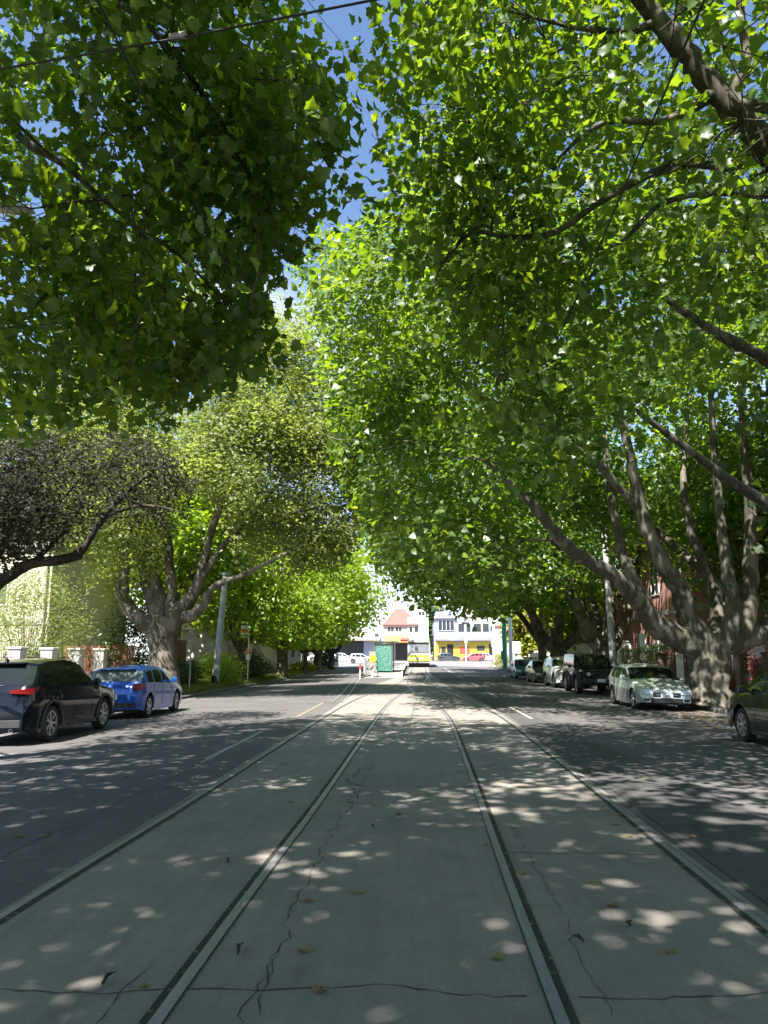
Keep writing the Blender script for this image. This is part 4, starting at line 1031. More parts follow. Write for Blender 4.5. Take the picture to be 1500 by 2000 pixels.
# L2, the grey green elm behind the blue hatchback
def keep_l2(C, fine=False):
    x, y = rag(C, 25); m = 8 if fine else -8
    lo = np.interp(x, [60, 140, 200, 240, 330, 340, 430, 450, 560, 640, 700, 760], [1010, 1080, 1180, 1170, 1100, 960, 960, 1110, 1120, 1100, 1080, 1000])
    return (y < lo + m)
b = PX(320, 1340, 32.5); b.z = zverge(10.8, 32.5) - .05
tree('elm_tree', (b.x, b.y, b.z),
  [([b, PX(320, 1315, 32.5), PX(316, 1270, 32.5), PX(314, 1232, 32.5), PX(322, 1205, 32.5)], [.82, .62, .54, .54, .50])],
  [(L([(312, 1245, 32.5), (275, 1210, 32.3), (247, 1185, 32.2), (240, 1140, 32), (248, 1060, 32), (262, 960, 32), (240, 850, 31.5)]), [.42, .34, .28, .24, .18, .12, .05]),
   (L([(318, 1225, 32.5), (296, 1170, 32.6), (280, 1110, 32.7), (270, 1020, 33), (262, 900, 33), (250, 760, 33)]), [.38, .29, .22, .18, .12, .05]),
   (L([(322, 1212, 32.5), (300, 1130, 32.6), (290, 1060, 32.8), (292, 950, 33), (300, 800, 33)]), [.34, .26, .22, .17, .06]),
   (L([(330, 1210, 32.5), (336, 1150, 32.5), (328, 1080, 32.5), (324, 980, 32.5), (330, 860, 32.5), (345, 700, 32.5)]), [.30, .22, .20, .17, .12, .05]),
   (L([(330, 1222, 32.5), (352, 1190, 32.3), (376, 1165, 32.2), (392, 1120, 32), (404, 1072, 32), (422, 1010, 31.8), (446, 950, 31.6), (470, 860, 31.5), (500, 740, 31)]), [.40, .34, .27, .20, .17, .15, .12, .09, .04]),
   (L([(345, 1200, 32.4), (375, 1203, 32), (398, 1180, 31.5), (420, 1145, 31), (470, 1125, 30.5), (520, 1100, 30), (600, 1060, 29.5)]), [.28, .22, .18, .14, .11, .08, .03]),
   (L([(392, 1130, 32), (420, 1090, 32), (440, 1062, 32), (500, 1000, 32), (560, 920, 32)]), [.17, .14, .12, .08, .03])],
  [((-10.0, 32.5, 11.6), (5.8, 5.0, 6.2), 1.0), ((-6.1, 31.5, 10.8), (3.9, 4.2, 6.6), .95), ((-14.0, 33, 11.5), (4, 4, 5.5), .4), ((-3.4, 32, 9.0), (2.5, 3, 3.8), .4), ((-12.2, 31.6, 5.2), (1.4, 1.6, 2.0), .08)],
  430, 10, 40, .175, 'oval', M['leaf_elm'], M['bark_rough'], 'rough barked elm with fine grey green leaves behind the bright blue hatchback', seed=31,
  keep=keep_l2, clump=(1.6, -.8), bough_r=1.25, clus_r=.30, shell=.35, droop=.2)
# L1, dark olive toned tree at the left edge
def keep_l1(C, fine=False):
    x, y = proj(C); m = 8 if fine else -8
    lo = np.interp(x, [-200, 0, 60, 130, 170, 230, 300, 345, 380], [1110, 1120, 1090, 1060, 1050, 1020, 1010, 1130, 960])
    hi = np.interp(x, [-200, 0, 100, 200, 300, 380], [840, 860, 870, 860, 880, 930])
    return (y < lo + m) & (y > hi - m - 40) & (x < 385 + m)
tree('olive_tree', (-13.6, 18.5, zverge(13, 18) - .05),
  [([(-13.6, 18.5, -.1), (-13.55, 18.5, .8), (-13.4, 18.5, 1.8)], [.34, .27, .25])],
  [([(-13.4, 18.5, 1.6), (-12.2, 18.3, 2.6), PX(-60, 1165, 18), PX(5, 1134, 18), PX(60, 1102, 18), (PX(115, 1094, 18)), PX(150, 1085, 18), PX(172, 1055, 18), PX(205, 1010, 18), PX(260, 950, 18), PX(330, 900, 18)], [.22, .19, .17, .145, .13, .12, .115, .10, .075, .05, .02]),
   (L([(60, 1102, 18), (95, 1070, 18), (140, 1020, 18), (170, 960, 18)]), [.07, .055, .04, .015]),
   (L([(205, 1010, 18), (260, 990, 17.6), (310, 990, 17.3), (350, 1000, 17)]), [.06, .04, .03, .012]),
   (L([(-40, 1155, 18), (20, 1040, 18.3), (60, 960, 18.5), (80, 900, 18.5)]), [.12, .07, .05, .02]),
   (L([(0, 1030, 17.5), (60, 1000, 17.4), (110, 985, 17.2), (160, 930, 17)]), [.06, .045, .035, .015])],
  [((-9.2, 18, 5.6), (3.8, 2.6, 1.7), 1.0), ((-11.5, 18.5, 6.0), (3.5, 3, 2), .5)],
  180, 9, 26, .115, 'oval', M['leaf_dark'], M['bark_dark'], 'dark olive toned tree with a crooked black limb crossing above the SUV', seed=41,
  keep=keep_l1, clump=(1.0, -.8), bough_r=.8, clus_r=.20, shell=.1, droop=.1, hang=.15)
# small bright trees along the far left
def small_tree(x, y, h, w, seed, label, lm='leaf_bright', nb=60, kb=8, nl=16, ls=.24, z0=2.2, tr=.24, lean=0.0, wy=None, kp=None, name='street_tree', group='small bright trees along the far left kerb'):
    rd = random.Random(seed); z = zverge(x, y)
    limbs = []
    for i in range(5):
        a = i * 1.26 + rd.random(); 
        limbs.append(([(x, y, z + z0 * .8), (x + math.cos(a) * w * .18, y + math.sin(a) * w * .18, z + z0 * 1.25), (x + math.cos(a) * w * .42 + lean, y + math.sin(a) * w * .42, z + h * .55), (x + math.cos(a) * w * .6 + lean, y + math.sin(a) * w * .6, z + h * .8)], [tr * .7, tr * .5, tr * .3, tr * .08]))
    c = (x + lean, y, z + (h + z0 * .8) / 2)
    return tree(name, (x, y, z - .05), [([(x, y, z - .1), (x + .03, y, z + z0 * .4), (x, y, z + z0)], [tr * 1.25, tr, tr * .95])], limbs, [(c, (w, wy or w, (h - z0 * .8) / 2), 1.0)],
                nb, kb, nl, ls, 'plane_lo', M[lm], M['bark_rough'], label, seed=seed, bough_r=w * .28, clus_r=w * .09 + .1, twigs=False, shell=.3, trunk_n=12, group=group, keep=kp)
def kl(C, fine=False):
    x, y = proj(C); lo = np.interp(x, [420, 500, 560, 640, 690, 720, 745, 775], [1235, 1250, 1262, 1262, 1245, 1230, 1215, 1160]); return (x < 772) & (y < lo + 6) | (x < 430)
small_tree(-10.9, 49, 10.5, 3.6, 51, 'bright green young tree behind the leaning pale pole and the stop sign', nb=80, kp=kl)
small_tree(-9.9, 59, 9.0, 3.4, 52, 'bright green tree with a thick dark trunk above the dark round shrub', tr=.42, nb=90, kp=kl)
small_tree(-9.7, 70, 14.0, 5.0, 53, 'bright green tree just beyond the second pale pole with a lamp arm', nb=90, ls=.30, kp=kl)
small_tree(-9.7, 79, 14.5, 5.4, 54, 'bright green tree with the nearer of two bare trunks beyond the second pole', nb=90, ls=.32, tr=.36, kp=kl)
small_tree(-9.3, 89, 16.0, 6.8, 55, 'bright green tree reaching over the far road beside the tram platform', nb=90, ls=.34, tr=.36, kp=kl)
small_tree(-13.8, 45, 14.5, 3.6, 56, 'tall lime green tree seen between the limbs of the elm', nb=90, ls=.26, z0=4.5, group=None)
small_tree(-16.5, 62, 17, 5.0, 57, 'tall leafy tree rising behind the pale garage', 'leaf_elm', nb=110, ls=.30, z0=5, group=None)
small_tree(-14, 86, 13, 5.5, 58, 'dense green tree standing behind the weatherboard house', 'leaf_bush', nb=110, ls=.36, z0=3, group=None)
small_tree(-22, 50, 17, 6.0, 59, 'pale high crowned tree far behind the left fence', 'leaf_elm', nb=110, ls=.28, z0=6, group=None)
small_tree(14.5, 96, 8.5, 2.8, 61, 'yellow green tree beyond the blue car on the far right corner', 'leaf_yellow', nb=60, ls=.38, group='yellow green trees on the far right corner')
small_tree(20.5, 110, 10.5, 4.0, 62, 'larger yellow tree behind the two white poles on the right', 'leaf_yellow', nb=80, ls=.45, group='yellow green trees on the far right corner')
small_tree(15.0, 66, 9, 3.6, 63, 'garden tree showing between the second and third plane trunks', 'leaf_bright', nb=60, ls=.34, group=None)
small_tree(18.5, 52, 14, 5.0, 64, 'tall garden tree behind the clipped hedge', 'leaf_bush', nb=90, ls=.36, z0=4, group=None)
small_tree(18.5, 22, 15, 6.5, 65, 'dark garden tree rising behind the brick house at the right edge', 'leaf_bush', nb=120, ls=.34, z0=4, group=None)
small_tree(4.5, 168, 13, 4, 66, 'small tree rising behind the gap between the far shops', 'leaf_bush', nb=50, ls=.6, group=None)
small_tree(15.2, 32.0, 12.5, 4.6, 67, 'shady garden tree between the thick plane trunk and the brick house', 'leaf_plane', nb=120, ls=.24, z0=4.2, group=None)
# ------------------------------------------------------------------ shrubs, grass, litter
bush('feathery_shrub', (-15.0, 30.0, zverge(13, 30)), (2.1, 1.8, 2.5), 15000, .17, 'long', M['leaf_feather'], 'big pale feathery shrub rising behind the pillared fence on the left', seed=71, stems=26)
bush('garden_shrub', (-12.9, 34.5, zverge(13, 34)), (1.3, 1.4, 1.75), 6000, .15, 'oval', M['leaf_bush'], 'dark green shrub between the feathery shrub and the elm trunk', seed=72)
bush('garden_shrub', (-11.1, 38.2, zverge(11, 38)), (.75, 1.0, .7), 3000, .12, 'oval', M['leaf_bush'], 'low blue green shrub at the foot of the leaning pale pole', seed=73)
bush('weedy_shrub', (-10.6, 42.6, zverge(11, 42)), (1.25, 1.8, .85), 5200, .19, 'long', M['leaf_bright'], 'loose bright green shrub around the tram stop sign', seed=74, stems=22)
bush('round_shrub', (-10.5, 50.5, zverge(11, 50)), (1.35, 1.7, .85), 5200, .13, 'oval', M['leaf_bush'], 'dark round shrub on the verge past the tram stop sign', seed=75)
bush('verge_shrub', (-10.3, 73, zverge(11, 73)), (.9, 4.0, .45), 2600, .22, 'oval', M['leaf_yellow'], 'low yellowish ground shrub beyond the second pale pole', seed=76)
bush('verge_shrub', (-10.1, 92, zverge(11, 92)), (1.0, 3.0, .8), 1600, .3, 'oval', M['leaf_bush'], 'small shrub at the far left corner beneath the orange sign', seed=77)
bush('corner_shrub', (10.3, 90, zverge(10.3, 90)), (1.0, 2.0, .75), 2000, .24, 'long', M['leaf_yellow'], 'yellow green tussock at the foot of the far right poles', seed=78)
for x in (12.0, 13.3):
    bush('clipped_hedge', (x, 41.5 + (x > 13) * .0, zverge(12, 41)), (.64, 1.6, .92 + (x > 13) * .10), 5200, .09, 'oval', M['leaf_bush'], 'squarely clipped green hedge, %s of the pair behind the black off-roader' % ('taller right one' if x > 13 else 'lower left one'), seed=int(x * 10), box=True, group='clipped hedges')
bush('flowering_shrub', (12.6, 29.0, zverge(12.4, 29)), (.35, .4, .85), 900, .085, 'oval', M['leaf_red'], 'red and pink flowering shrub to the right of the thick trunk', seed=82)
bush('garden_shrub', (14.4, 29.2, zverge(12.4, 29)), (1.2, 1.1, 1.25), 5000, .11, 'oval', M['leaf_bush'], 'very dark shrub under the brick wall at the right edge', seed=83)
def scatter(name, regions, n, size, kind, m, label, cat, seed, up=None, zf=None, flat=False):
    rng = np.random.default_rng(seed); Ps = []
    for (x0, x1, y0, y1, k) in regions:
        kk = int(n * k); q = np.stack([rng.uniform(x0, x1, kk), y0 + (y1 - y0) * rng.uniform(0, 1, kk) ** 1.3, np.zeros(kk)], 1); Ps.append(q)
    P_ = np.concatenate(Ps)
    # patchy
    f = np.sin(P_[:, 0] * 3.1 + 1.3 * np.sin(P_[:, 1] * .9)) + np.sin(P_[:, 1] * 1.7 + P_[:, 0]) + rng.normal(size=len(P_)) * .8
    P_ = P_[f > -.4]
    P_[:, 2] = [zf(a[0], a[1]) for a in P_]
    if up is None:
        tv, tf = leaf_tmpl(kind); k = len(tv); n_ = len(P_); th = rng.uniform(0, 6.28, n_); s = size * rng.uniform(.4, 1.2, n_)
        X = tv[None, :, 0] * s[:, None]; Y = tv[None, :, 1] * s[:, None]; Z = np.abs(tv[None, :, 2]) * s[:, None] * rng.uniform(.2, 1.6, n_)[:, None] + .006
        V = np.stack([P_[:, 0, None] + X * np.cos(th)[:, None] - Y * np.sin(th)[:, None], P_[:, 1, None] + X * np.sin(th)[:, None] + Y * np.cos(th)[:, None], P_[:, 2, None] + Z], 2)
        me = bpy.data.meshes.new(name); me.from_pydata(V.reshape(-1, 3).tolist(), [], (tf[None] + (np.arange(n_) * k)[:, None, None]).reshape(-1, 3).tolist())
        at = me.attributes.new('rnd', 'FLOAT', 'POINT'); at.data.foreach_set('value', np.repeat(rng.uniform(0, 1, n_), k).astype(np.float32))
        me.materials.append(m); o = bpy.data.objects.new(name, me); COL.objects.link(o)
    else:
        o = leaves_mesh(name, P_, size, kind, m, rng, None, 0, up)
    return tag(o, label, cat, kind='stuff')
scatter('verge_grass', [(-11.9, -9.6, 18, 62, .75), (-11.9, -9.6, 62, 95, .25)], 30000, .26, 'blade', M['grass'], 'uneven dry and green grass on the left verge', 'grass', 91, 2.2, lambda x, y: zverge(x, y))
scatter('verge_moss', [(9.75, 12.0, 12, 32, .8), (9.75, 12.0, 32, 80, .2)], 14000, .07, 'blade', M['grass'], 'short mossy grass around the plane tree trunks on the right', 'grass', 92, 1.6, lambda x, y: zverge(x, y))
scatter('leaf_litter', [(7.2, 9.4, 12, 32, .5), (-9.3, -8.2, 14, 50, .10), (9.7, 12, 14, 40, .25), (3, 9.4, 10, 34, .06), (-4, 4, 2.5, 30, .035), (-9, -3, 5, 30, .03)], 4200, .075, 'plane', M['litter'], 'brown fallen leaves and bark flakes on the road and gutters', 'leaf litter', 93, None, lambda x, y: (zroad(x, y) if abs(x) < 9.4 else zverge(x, y)))
rd = random.Random(5)
tw_spots = [(200, 1930, .12), (465, 1870, .13), (445, 1690, .09), (1140, 1845, .08), (1232, 1815, .05), (730, 1620, .05), (840, 1720, .04), (650, 1450, .07)]
for i, (px, py, l) in enumerate(tw_spots[:6]):
    g = GP(px, py); a = rd.uniform(.6, 2.2); b = MB()
    p0 = Vector((0, 0, .018)); p1 = Vector((math.cos(a) * l, math.sin(a) * l, .02)); b.tube([p0, (p0 + p1) / 2 + Vector((0, 0, .012)), p1], [.008, .011, .005], 6)
    b.tube([(p0 + p1) / 2 + Vector((0, 0, .012)), p1 + Vector((.03, -.02, .015))], [.006, .003], 5)
    lab = ['lying left of the left hand inner rail, nearest the lower left corner', 'between the left hand rails and the long crack', 'left of the inner left rail, farther up the slab', 'on the slab right of the right hand track groove', 'small one in front of the sunlit ovals on the right', 'beside the long crack in mid distance']
    tag(b.build('twig', M['bark_dark'], loc=(g.x, g.y, zroad(g.x, g.y) + .004), smooth=True), 'short broken twig ' + lab[i], 'twig', 'twigs on the tram slab')

# ------------------------------------------------------------------ poles, lamps, wires, signs
def pole(name, x, y, h, r0, r1, m, label, cat, lean=0.0, base=None, collar=True, group=None):
    z = zverge(x, y) if abs(x) > 9.4 else zroad(x, y)
    root = empty(name, (x, y, z), label, cat, group)
    b = MB(); b.tube([(0, 0, -.1), (lean * .5, 0, h * .5), (lean, 0, h)], [r0, (r0 + r1) / 2, r1], 16)
    b.build('shaft', m, root, smooth=True)
    if base:
        b = MB(); b.tube([(0, 0, 0), (0, 0, base)], [r0 * 1.08, r0 * 1.06], 16); b.build('base_sleeve', M['black'], root, smooth=True)
    if collar:
        b = MB(); b.tube([(lean, 0, h - .02), (lean, 0, h + .10)], [r1 * 1.35, r1 * 1.2], 14); b.tube([(lean * .93, 0, h * .93), (lean * .93, 0, h * .93 + .07)], [r1 * 1.3, r1 * 1.3], 14); b.build('cap', m, root, smooth=True)
    return root
p1 = pole('tram_pole', -10.4, 41.0, 5.9, .20, .15, M['pole_paint'], 'thick pale grey tram pole leaning slightly right beside the stop sign', 'pole', .35, .55, group='tram wire poles')
p2 = pole('tram_pole', -9.75, 70, 7.0, .22, .17, M['pole_paint'], 'pale grey tram pole with a black foot and long curved lamp arm', 'pole', 0, .5, group='tram wire poles')
b = MB(); b.tube(bez(Vector((.1, 0, 5.4)), Vector((4.3, 0, 7.9)), Vector((-.5, 0, .9)), 10), .07, 8); b.build('lamp_arm', M['pole_white'], p2, smooth=True)
b = MB(); b.tube([(4.2, 0, 7.86), (4.9, 0, 7.95)], [.10, .06], 8); b.build('lamp_head', M['pole_white'], p2, smooth=True)
p3 = pole('tram_pole', -9.6, 99, 5, .2, .18, M['pole_white'], 'white pole among the bright trees at the far left corner', 'pole', 0, None, group='tram wire poles')
p4 = pole('tram_pole', 9.72, 38.3, 8.6, .165, .13, M['pole_paint'], 'tall grey tram pole in front of the second plane trunk', 'pole', -.12, .0 or None, group='tram wire poles')
p5 = pole('tram_pole', 10.1, 86, 9.0, .26, .24, M['pole_green'], 'green tram pole between the two white poles on the right', 'pole', -.05, None, group='tram wire poles')
b = MB(); b.box(-.42, .05, -.3, .3, 1.0, 1.9, .05); b.build('control_box', M['pole_green'], p5)
b = MB(); b.tube([(0, 0, 5.0), (0, 0, 5.22)], [.34, .34], 14); b.build('band', M['black'], p5)
pole('white_pole', 11.0, 88, 10, .21, .2, M['pole_white'], 'white pole immediately right of the green tram pole', 'pole', group='white poles at the far right corner')
pole('white_pole', 10.5, 101, 9.5, .2, .19, M['pole_white'], 'white pole left of the green tram pole', 'pole', group='white poles at the far right corner')
t = pole('signal_pole', 8.6, 126, 6.2, .13, .12, M['pole_white'], 'slim white pole with a dark lamp box in front of the yellow shop', 'pole')
b = MB(); b.box(-.6, .6, -.15, .15, 6.2, 6.5, .04); b.build('lamp_head', M['black'], t)
b = MB(); b.box(-.22, .22, -.2, .0, 3.2, 4.0, .04); b.build('signal_box', M['pole_white'], t)
# street lamp top left
z = zverge(10.2, 12)
sl_ = empty('street_lamp', (-10.3, 12.2, z), 'street lamp reaching in from the left edge, only its glass head in view', 'street lamp')
b = MB(); b.tube([(0, 0, -.1), (0, 0, 4), (0, 0, 8.1)], [.12, .10, .08], 12); b.build('shaft', M['pole_paint'], sl_, smooth=True)
hp = PX(-8, 408, 12.0) - Vector((-10.3, 12.2, z)); ht = PX(64, 412, 12.0) - Vector((-10.3, 12.2, z))
b = MB(); b.tube(bez(Vector((0, 0, 7.9)), hp, Vector((.2, 0, .35)), 8), .035, 8); b.build('arm', M['pole_paint'], sl_, smooth=True)
d = (ht - hp)
b = MB()
n = 10; vs = []; fs = []
prof = [(0, .05, .03), (.08, .10, .06), (.5, .12, .07), (.85, .12, .07), (.97, .09, .055), (1.0, .05, .03)]
for u_, wy, wz in prof:
    c = hp - d * .55 + d * 1.55 * u_
    for k in range(n):
        a = 2 * math.pi * k / n; vs.append((c.x, c.y + wy * math.cos(a), c.z + .02 + wz * 1.0 * math.sin(a)))
for i in range(len(prof) - 1):
    for k in range(n): fs.append((i * n + k, i * n + (k + 1) % n, (i + 1) * n + (k + 1) % n, (i + 1) * n + k))
fs.append(tuple(range(n))); fs.append(tuple(range((len(prof) - 1) * n, len(prof) * n)))
b.add(vs, fs).build('lamp_head', M['pole_paint'], sl_, smooth=True)
M['frost'] = mat('ribbed lamp glass', (.45, .46, .46), .25, 0, coat=.5)
b = MB(); vs = []; 
for u_, wy, wz in [(.12, .09, .03), (.2, .105, .055), (.8, .105, .055), (.93, .08, .03)]:
    c = hp - d * .55 + d * 1.55 * u_
    for k in range(9):
        a = math.pi + math.pi * k / 8; vs.append((c.x, c.y + wy * math.cos(a), c.z - .02 + wz * math.sin(a)))
b.add(vs, [(i * 9 + k, i * 9 + k + 1, (i + 1) * 9 + k + 1, (i + 1) * 9 + k) for i in range(3) for k in range(8)]).build('lamp_glass', M['frost'], sl_, smooth=True)
def wire(pts, label, r=.011, name='overhead_wire', group='overhead tram wires'):
    b = MB(); b.tube(pts, r, 5, cap=False); return tag(b.build(name, M['wire'], fix=False), label, 'overhead wire', group)
HW = 5.5
wire([(x * 1.0 + .0, y, HW + (.05 if i % 2 else 0)) for i, (x, y) in enumerate([(1.55, -20), (1.75, 0), (1.85, 8), (1.8, 16), (1.7, 24), (1.2, 34), (.6, 44), (.45, 60), (.75, 90), (.8, 110)])], 'contact wire above the right hand rails, dropping down the right half of the sky', .009)
wire([(-1.95, -20, HW), (-1.9, 0, HW), (-1.86, 8, HW), (-1.75, 17, HW + .03), (-1.55, 26, HW), (-.9, 38, HW), (.1, 52, HW), (.45, 60, HW + .02)], 'contact wire above the left hand rails, crossing the dark leaves at upper left', .008)
a0, a1 = PX(0, 135, 5.6), PX(730, 0, 4.9); dd = a1 - a0
wire([a0 - dd * 2.6, a0 - dd * .8, a0 + Vector((0, 0, 0)), a0 + dd * .5 + Vector((0, 0, -.02)), a1, a1 + dd * 1.2, a1 + dd * 3.4], 'nearest span wire crossing the upper left corner above the contact wire', .010)
wire([(-10.05, 41, 5.8), (-5, 40, 5.9), (0, 39.3, 5.85), (5, 38.8, 6.2), (9.9, 38.3, 7.2)], 'span wire between the leaning pale pole and the grey pole on the right', .012)
wire([(-9.75, 70, 6.6), (0, 72, 5.9), (10, 86, 7.2)], 'farthest span wire, from the lamp arm pole to the green pole', .014)
b = MB(); c = a0 + dd * .51; b.tube([c - dd * .02, c + dd * .02], .028, 8); tag(b.build('wire_insulator', M['metal_grey'], smooth=True), 'grey insulator sleeve on the nearest span wire', 'insulator')
# tram stop sign
z = zverge(10, 44)
s = empty('tram_stop_sign', (-9.85, 46.5, z), 'tall thin post with a white, red and green tram stop flag among bright shrubs', 'sign')
b = MB(); b.tube([(0, 0, -.1), (0, 0, 3.45)], .035, 8); b.build('post', M['pole_white'], s, smooth=True)
M['sign_red'] = mat('sign red', (.62, .10, .05), .5); M['sign_white'] = mat('sign white', (.78, .78, .76), .5); M['sign_green'] = mat('sign green', (.20, .45, .12), .5)
b = MB(); b.box(-.50, -.04, -.015, .015, 2.65, 3.40, .005); fl = b.build('flag', M['sign_white'], s)
b = MB(); b.box(-.50, -.04, -.018, .018, 2.96, 3.18); b.build('red_band', M['sign_red'], fl)
b = MB(); b.box(-.50, -.04, -.018, .018, 2.65, 2.72); b.build('green_band', M['sign_green'], fl)
b = MB(); b.box(-.13, .13, -.02, .02, 1.78, 2.0, .004); b.box(-.13, .13, -.02, .02, 1.70, 1.78); b.build('red_plate', M['sign_red'], s)
b = MB(); b.box(-.13, .13, -.02, .02, 1.35, 1.66, .004); b.build('timetable', M['sign_white'], s)
z = zverge(10, 30)
s = empty('parking_sign', (-9.75, 34.0, z), 'grey parking sign on a thin post just right of the elm trunk', 'sign')
b = MB(); b.tube([(0, 0, -.1), (0, 0, 2.75)], .03, 8); b.build('post', M['metal_grey'], s, smooth=True)
b = MB(); b.box(-.11, .11, -.035, -.025, 2.15, 2.75, .003); b.build('sign_plate', M['metal_grey'], s)
s = empty('parking_sign', (9.6, 33.0, z), 'pale green parking sign on a thin post above the silver hatchback', 'sign')
b = MB(); b.tube([(0, 0, -.1), (0, 0, 2.55)], .028, 8); b.build('post', M['metal_grey'], s, smooth=True)
M['sign_pale'] = mat('pale green sign', (.55, .68, .58), .5)
b = MB(); b.box(-.11, .10, -.035, -.025, 1.95, 2.52, .003); pl = b.build('sign_plate', M['sign_pale'], s)
b = MB(); b.box(-.11, .10, -.037, -.026, 1.90, 2.0); b.build('green_band', M['sign_green'], pl)
s = empty('agent_board', (11.6, 34.5, zverge(12, 34)), 'tall narrow white advertising board standing left of the thick trunk', 'sign')
b = MB(); b.tube([(-.19, 0, -.1), (-.19, 0, 2.1)], .035, 6); b.build('post', M['black'], s)
M['faint'] = mat('faint print', (.55, .56, .58), .6); M['faint_red'] = mat('faint red print', (.60, .42, .40), .6)
b = MB(); b.box(-.15, .16, -.02, .02, .42, 1.95, .004); bd = b.build('panel', M['sign_white'], s)
b = MB()
for i in range(5): b.box(-.10, .10 - .03 * (i % 2), -.024, -.021, .72 + i * .09, .75 + i * .09)
b.build('print', M['faint'], bd)
b = MB(); b.box(-.09, -.02, -.024, -.021, 1.45, 1.70); b.box(.02, .09, -.024, -.021, 1.35, 1.7); b.build('print', M['faint_red'], bd)
s = empty('warning_sign', (-9.9, 84, zverge(10, 84)), 'orange roadworks sign on a post at the far left corner', 'sign')
M['orange'] = mat('orange', (.6, .24, .08), .5)
b = MB(); b.tube([(0, 0, -.1), (0, 0, 2.1)], .07, 6); b.build('post', M['black'], s)
b = MB(); b.prism([(-.55, 2.3), (0, 1.75), (.55, 2.3), (0, 2.85)], 'y', -.03, .03); b.build('sign_plate', M['orange'], s)

# ------------------------------------------------------------------ tram, platform
def gz(x, y): return zroad(x, y)
M['tram_white'] = mat('tram cream white', (.42, .43, .44), .35, coat=.5); M['tram_yellow'] = mat('tram yellow', (.50, .50, .06), .35, coat=.5); M['tram_green'] = mat('tram green', (.10, .40, .13), .35, coat=.5)
M['tram_beige'] = mat('tram roof shroud', (.50, .46, .40), .6); M['tram_glass'] = mat('tram windscreen', (.17, .19, .22), .08, 0, coat=.8)
tx, ty = .74, 91.0
t = empty('tram', (tx, ty, gz(0, ty) + .0), 'white and yellow tram waiting at the platform at the end of the rails', 'tram', rz=-.012)
w = 1.33
b = MB(); b.box(-w, w, .35, 16, .42, 3.12, .12); b.prism([(-w, .5), (-w, 1.15), (-w * .97, 2.6), (-w * .92, 3.05), (w * .92, 3.05), (w * .97, 2.6), (w, 1.15), (w, .5)], 'y', .05, .4); b.build('body', M['tram_white'], t, smooth=True)
b = MB(); b.prism([(-w * .86, 1.72), (-w * .84, 2.62), (w * .84, 2.62), (w * .86, 1.72)], 'y', -.005, .06); b.build('windscreen', M['tram_glass'], t)
b = MB(); b.box(-w * .86, w * .86, -.002, .06, 2.63, 2.86); b.build('destination_box', M['black'], t)
b = MB(); b.box(-w * .92, w * .92, .1, 3.2, 3.05, 3.36, .05); b.build('roof_shroud', M['tram_beige'], t)
b = MB(); b.prism([(-w * .97, .78), (-w * .80, 1.42), (w * .80, 1.42), (w * .97, .78), (w * .5, .70), (-w * .5, .70)], 'y', -.03, .06); b.build('nose_panel', M['tram_yellow'], t)
b = MB(); b.box(-.48, .48, -.06, .0, .88, 1.10, .01); b.build('bumper', M['tram_white'], t)
for sd in (1, -1):
    b = MB(); b.lathe([(.001, -.06), (.10, -.055), (.11, -.02)], 14, 'x'); b.v = [(v[1] + sd * .82, v[0], v[2] + .98) for v in b.v]; b.build('headlight', M['lamp'], t, smooth=True)
    b = MB(); b.tube([(sd * w * .95, .1, 2.7), (sd * (w + .24), -.1, 2.55), (sd * (w + .24), -.1, 2.2)], .025, 6); b.box(sd * (w + .24) - .09, sd * (w + .24) + .09, -.13, -.08, 1.95, 2.3, .01); b.build('mirror', M['black'], t)
    b = MB(); x = sd * (w + .004); b.box(min(x, x - sd * .02), max(x, x - sd * .02), .5, 15.8, 1.35, 2.6); b.build('side_windows', M['window'], t)
b = MB(); b.box(-w - .006, -w + .01, .42, 15.9, .55, 1.3); b.build('side_stripe', M['tram_green'], t)
b = MB(); b.box(-w * .9, w * .9, .3, 15.6, .12, .5); b.build('skirt', M['black'], t)
b = MB(); b.tube([(-.5, 9, 3.1), (0, 8.2, 4.4), (0, 9, 5.45)], .03, 6); b.tube([(.5, 9, 3.1), (0, 8.2, 4.4)], .03, 6); b.tube([(-.8, 9, 5.45), (.8, 9, 5.45)], .03, 6); b.build('pantograph', M['metal_grey'], t)
pz = lambda y: gz(2, y)
pf = empty('tram_platform', (-2.35, 57, 0), 'raised concrete tram platform with a ramped near end left of the tram', 'platform')
b = MB(); z0 = 0
b.prism([(0, -.1), (0, .02), (3.5, .32), (40, .32 + .3), (40, -.1)], 'x', -1.5, 1.5); b.build('deck', M['path'], pf)
b = MB(); b.prism([(-.003, -.1), (-.003, .05), (3.5, .345), (40, .645), (40, .60), (3.5, .30), (.1, -.1)], 'x', 1.44, 1.58); b.build('edge_strip', M['sign_white'], pf)
b = MB(); b.box(-1.52, -1.40, -.05, 40, -.1, .35); b.build('rear_kerb', M['kerb'], pf)
M['teal'] = mat('teal glass with painted tree reflections', (.13, .27, .23), .12, 0, coat=.6, noise=(7, (.03, .16, .11), .42, .58))  # darker mottling paints the trees' reflection into the glass colour
M['teal2'] = mat('teal shelter frame', (.03, .12, .09), .4)
sh = empty('tram_shelter', (-2.25, 60.2, .30), 'teal glass shelter on the tram platform', 'shelter')
b = MB(); b.box(-.62, .62, -.02, .02, .12, 2.20); b.build('glass_end', M['teal'], sh)
b = MB(); b.box(-.64, -.62, .0, 5, .12, 2.2); b.build('glass_back', M['teal'], sh)
for x in (-.66, .66):
    for y in (0, 5):
        b = MB(); b.box(x - .04, x + .04, y - .04, y + .04, 0, 2.3, .008); b.build('post', M['teal2'], sh)
b = MB(); b.box(-.8, 1.1, -.2, 5.2, 2.3, 2.38, .02); b.build('roof', M['teal2'], sh)
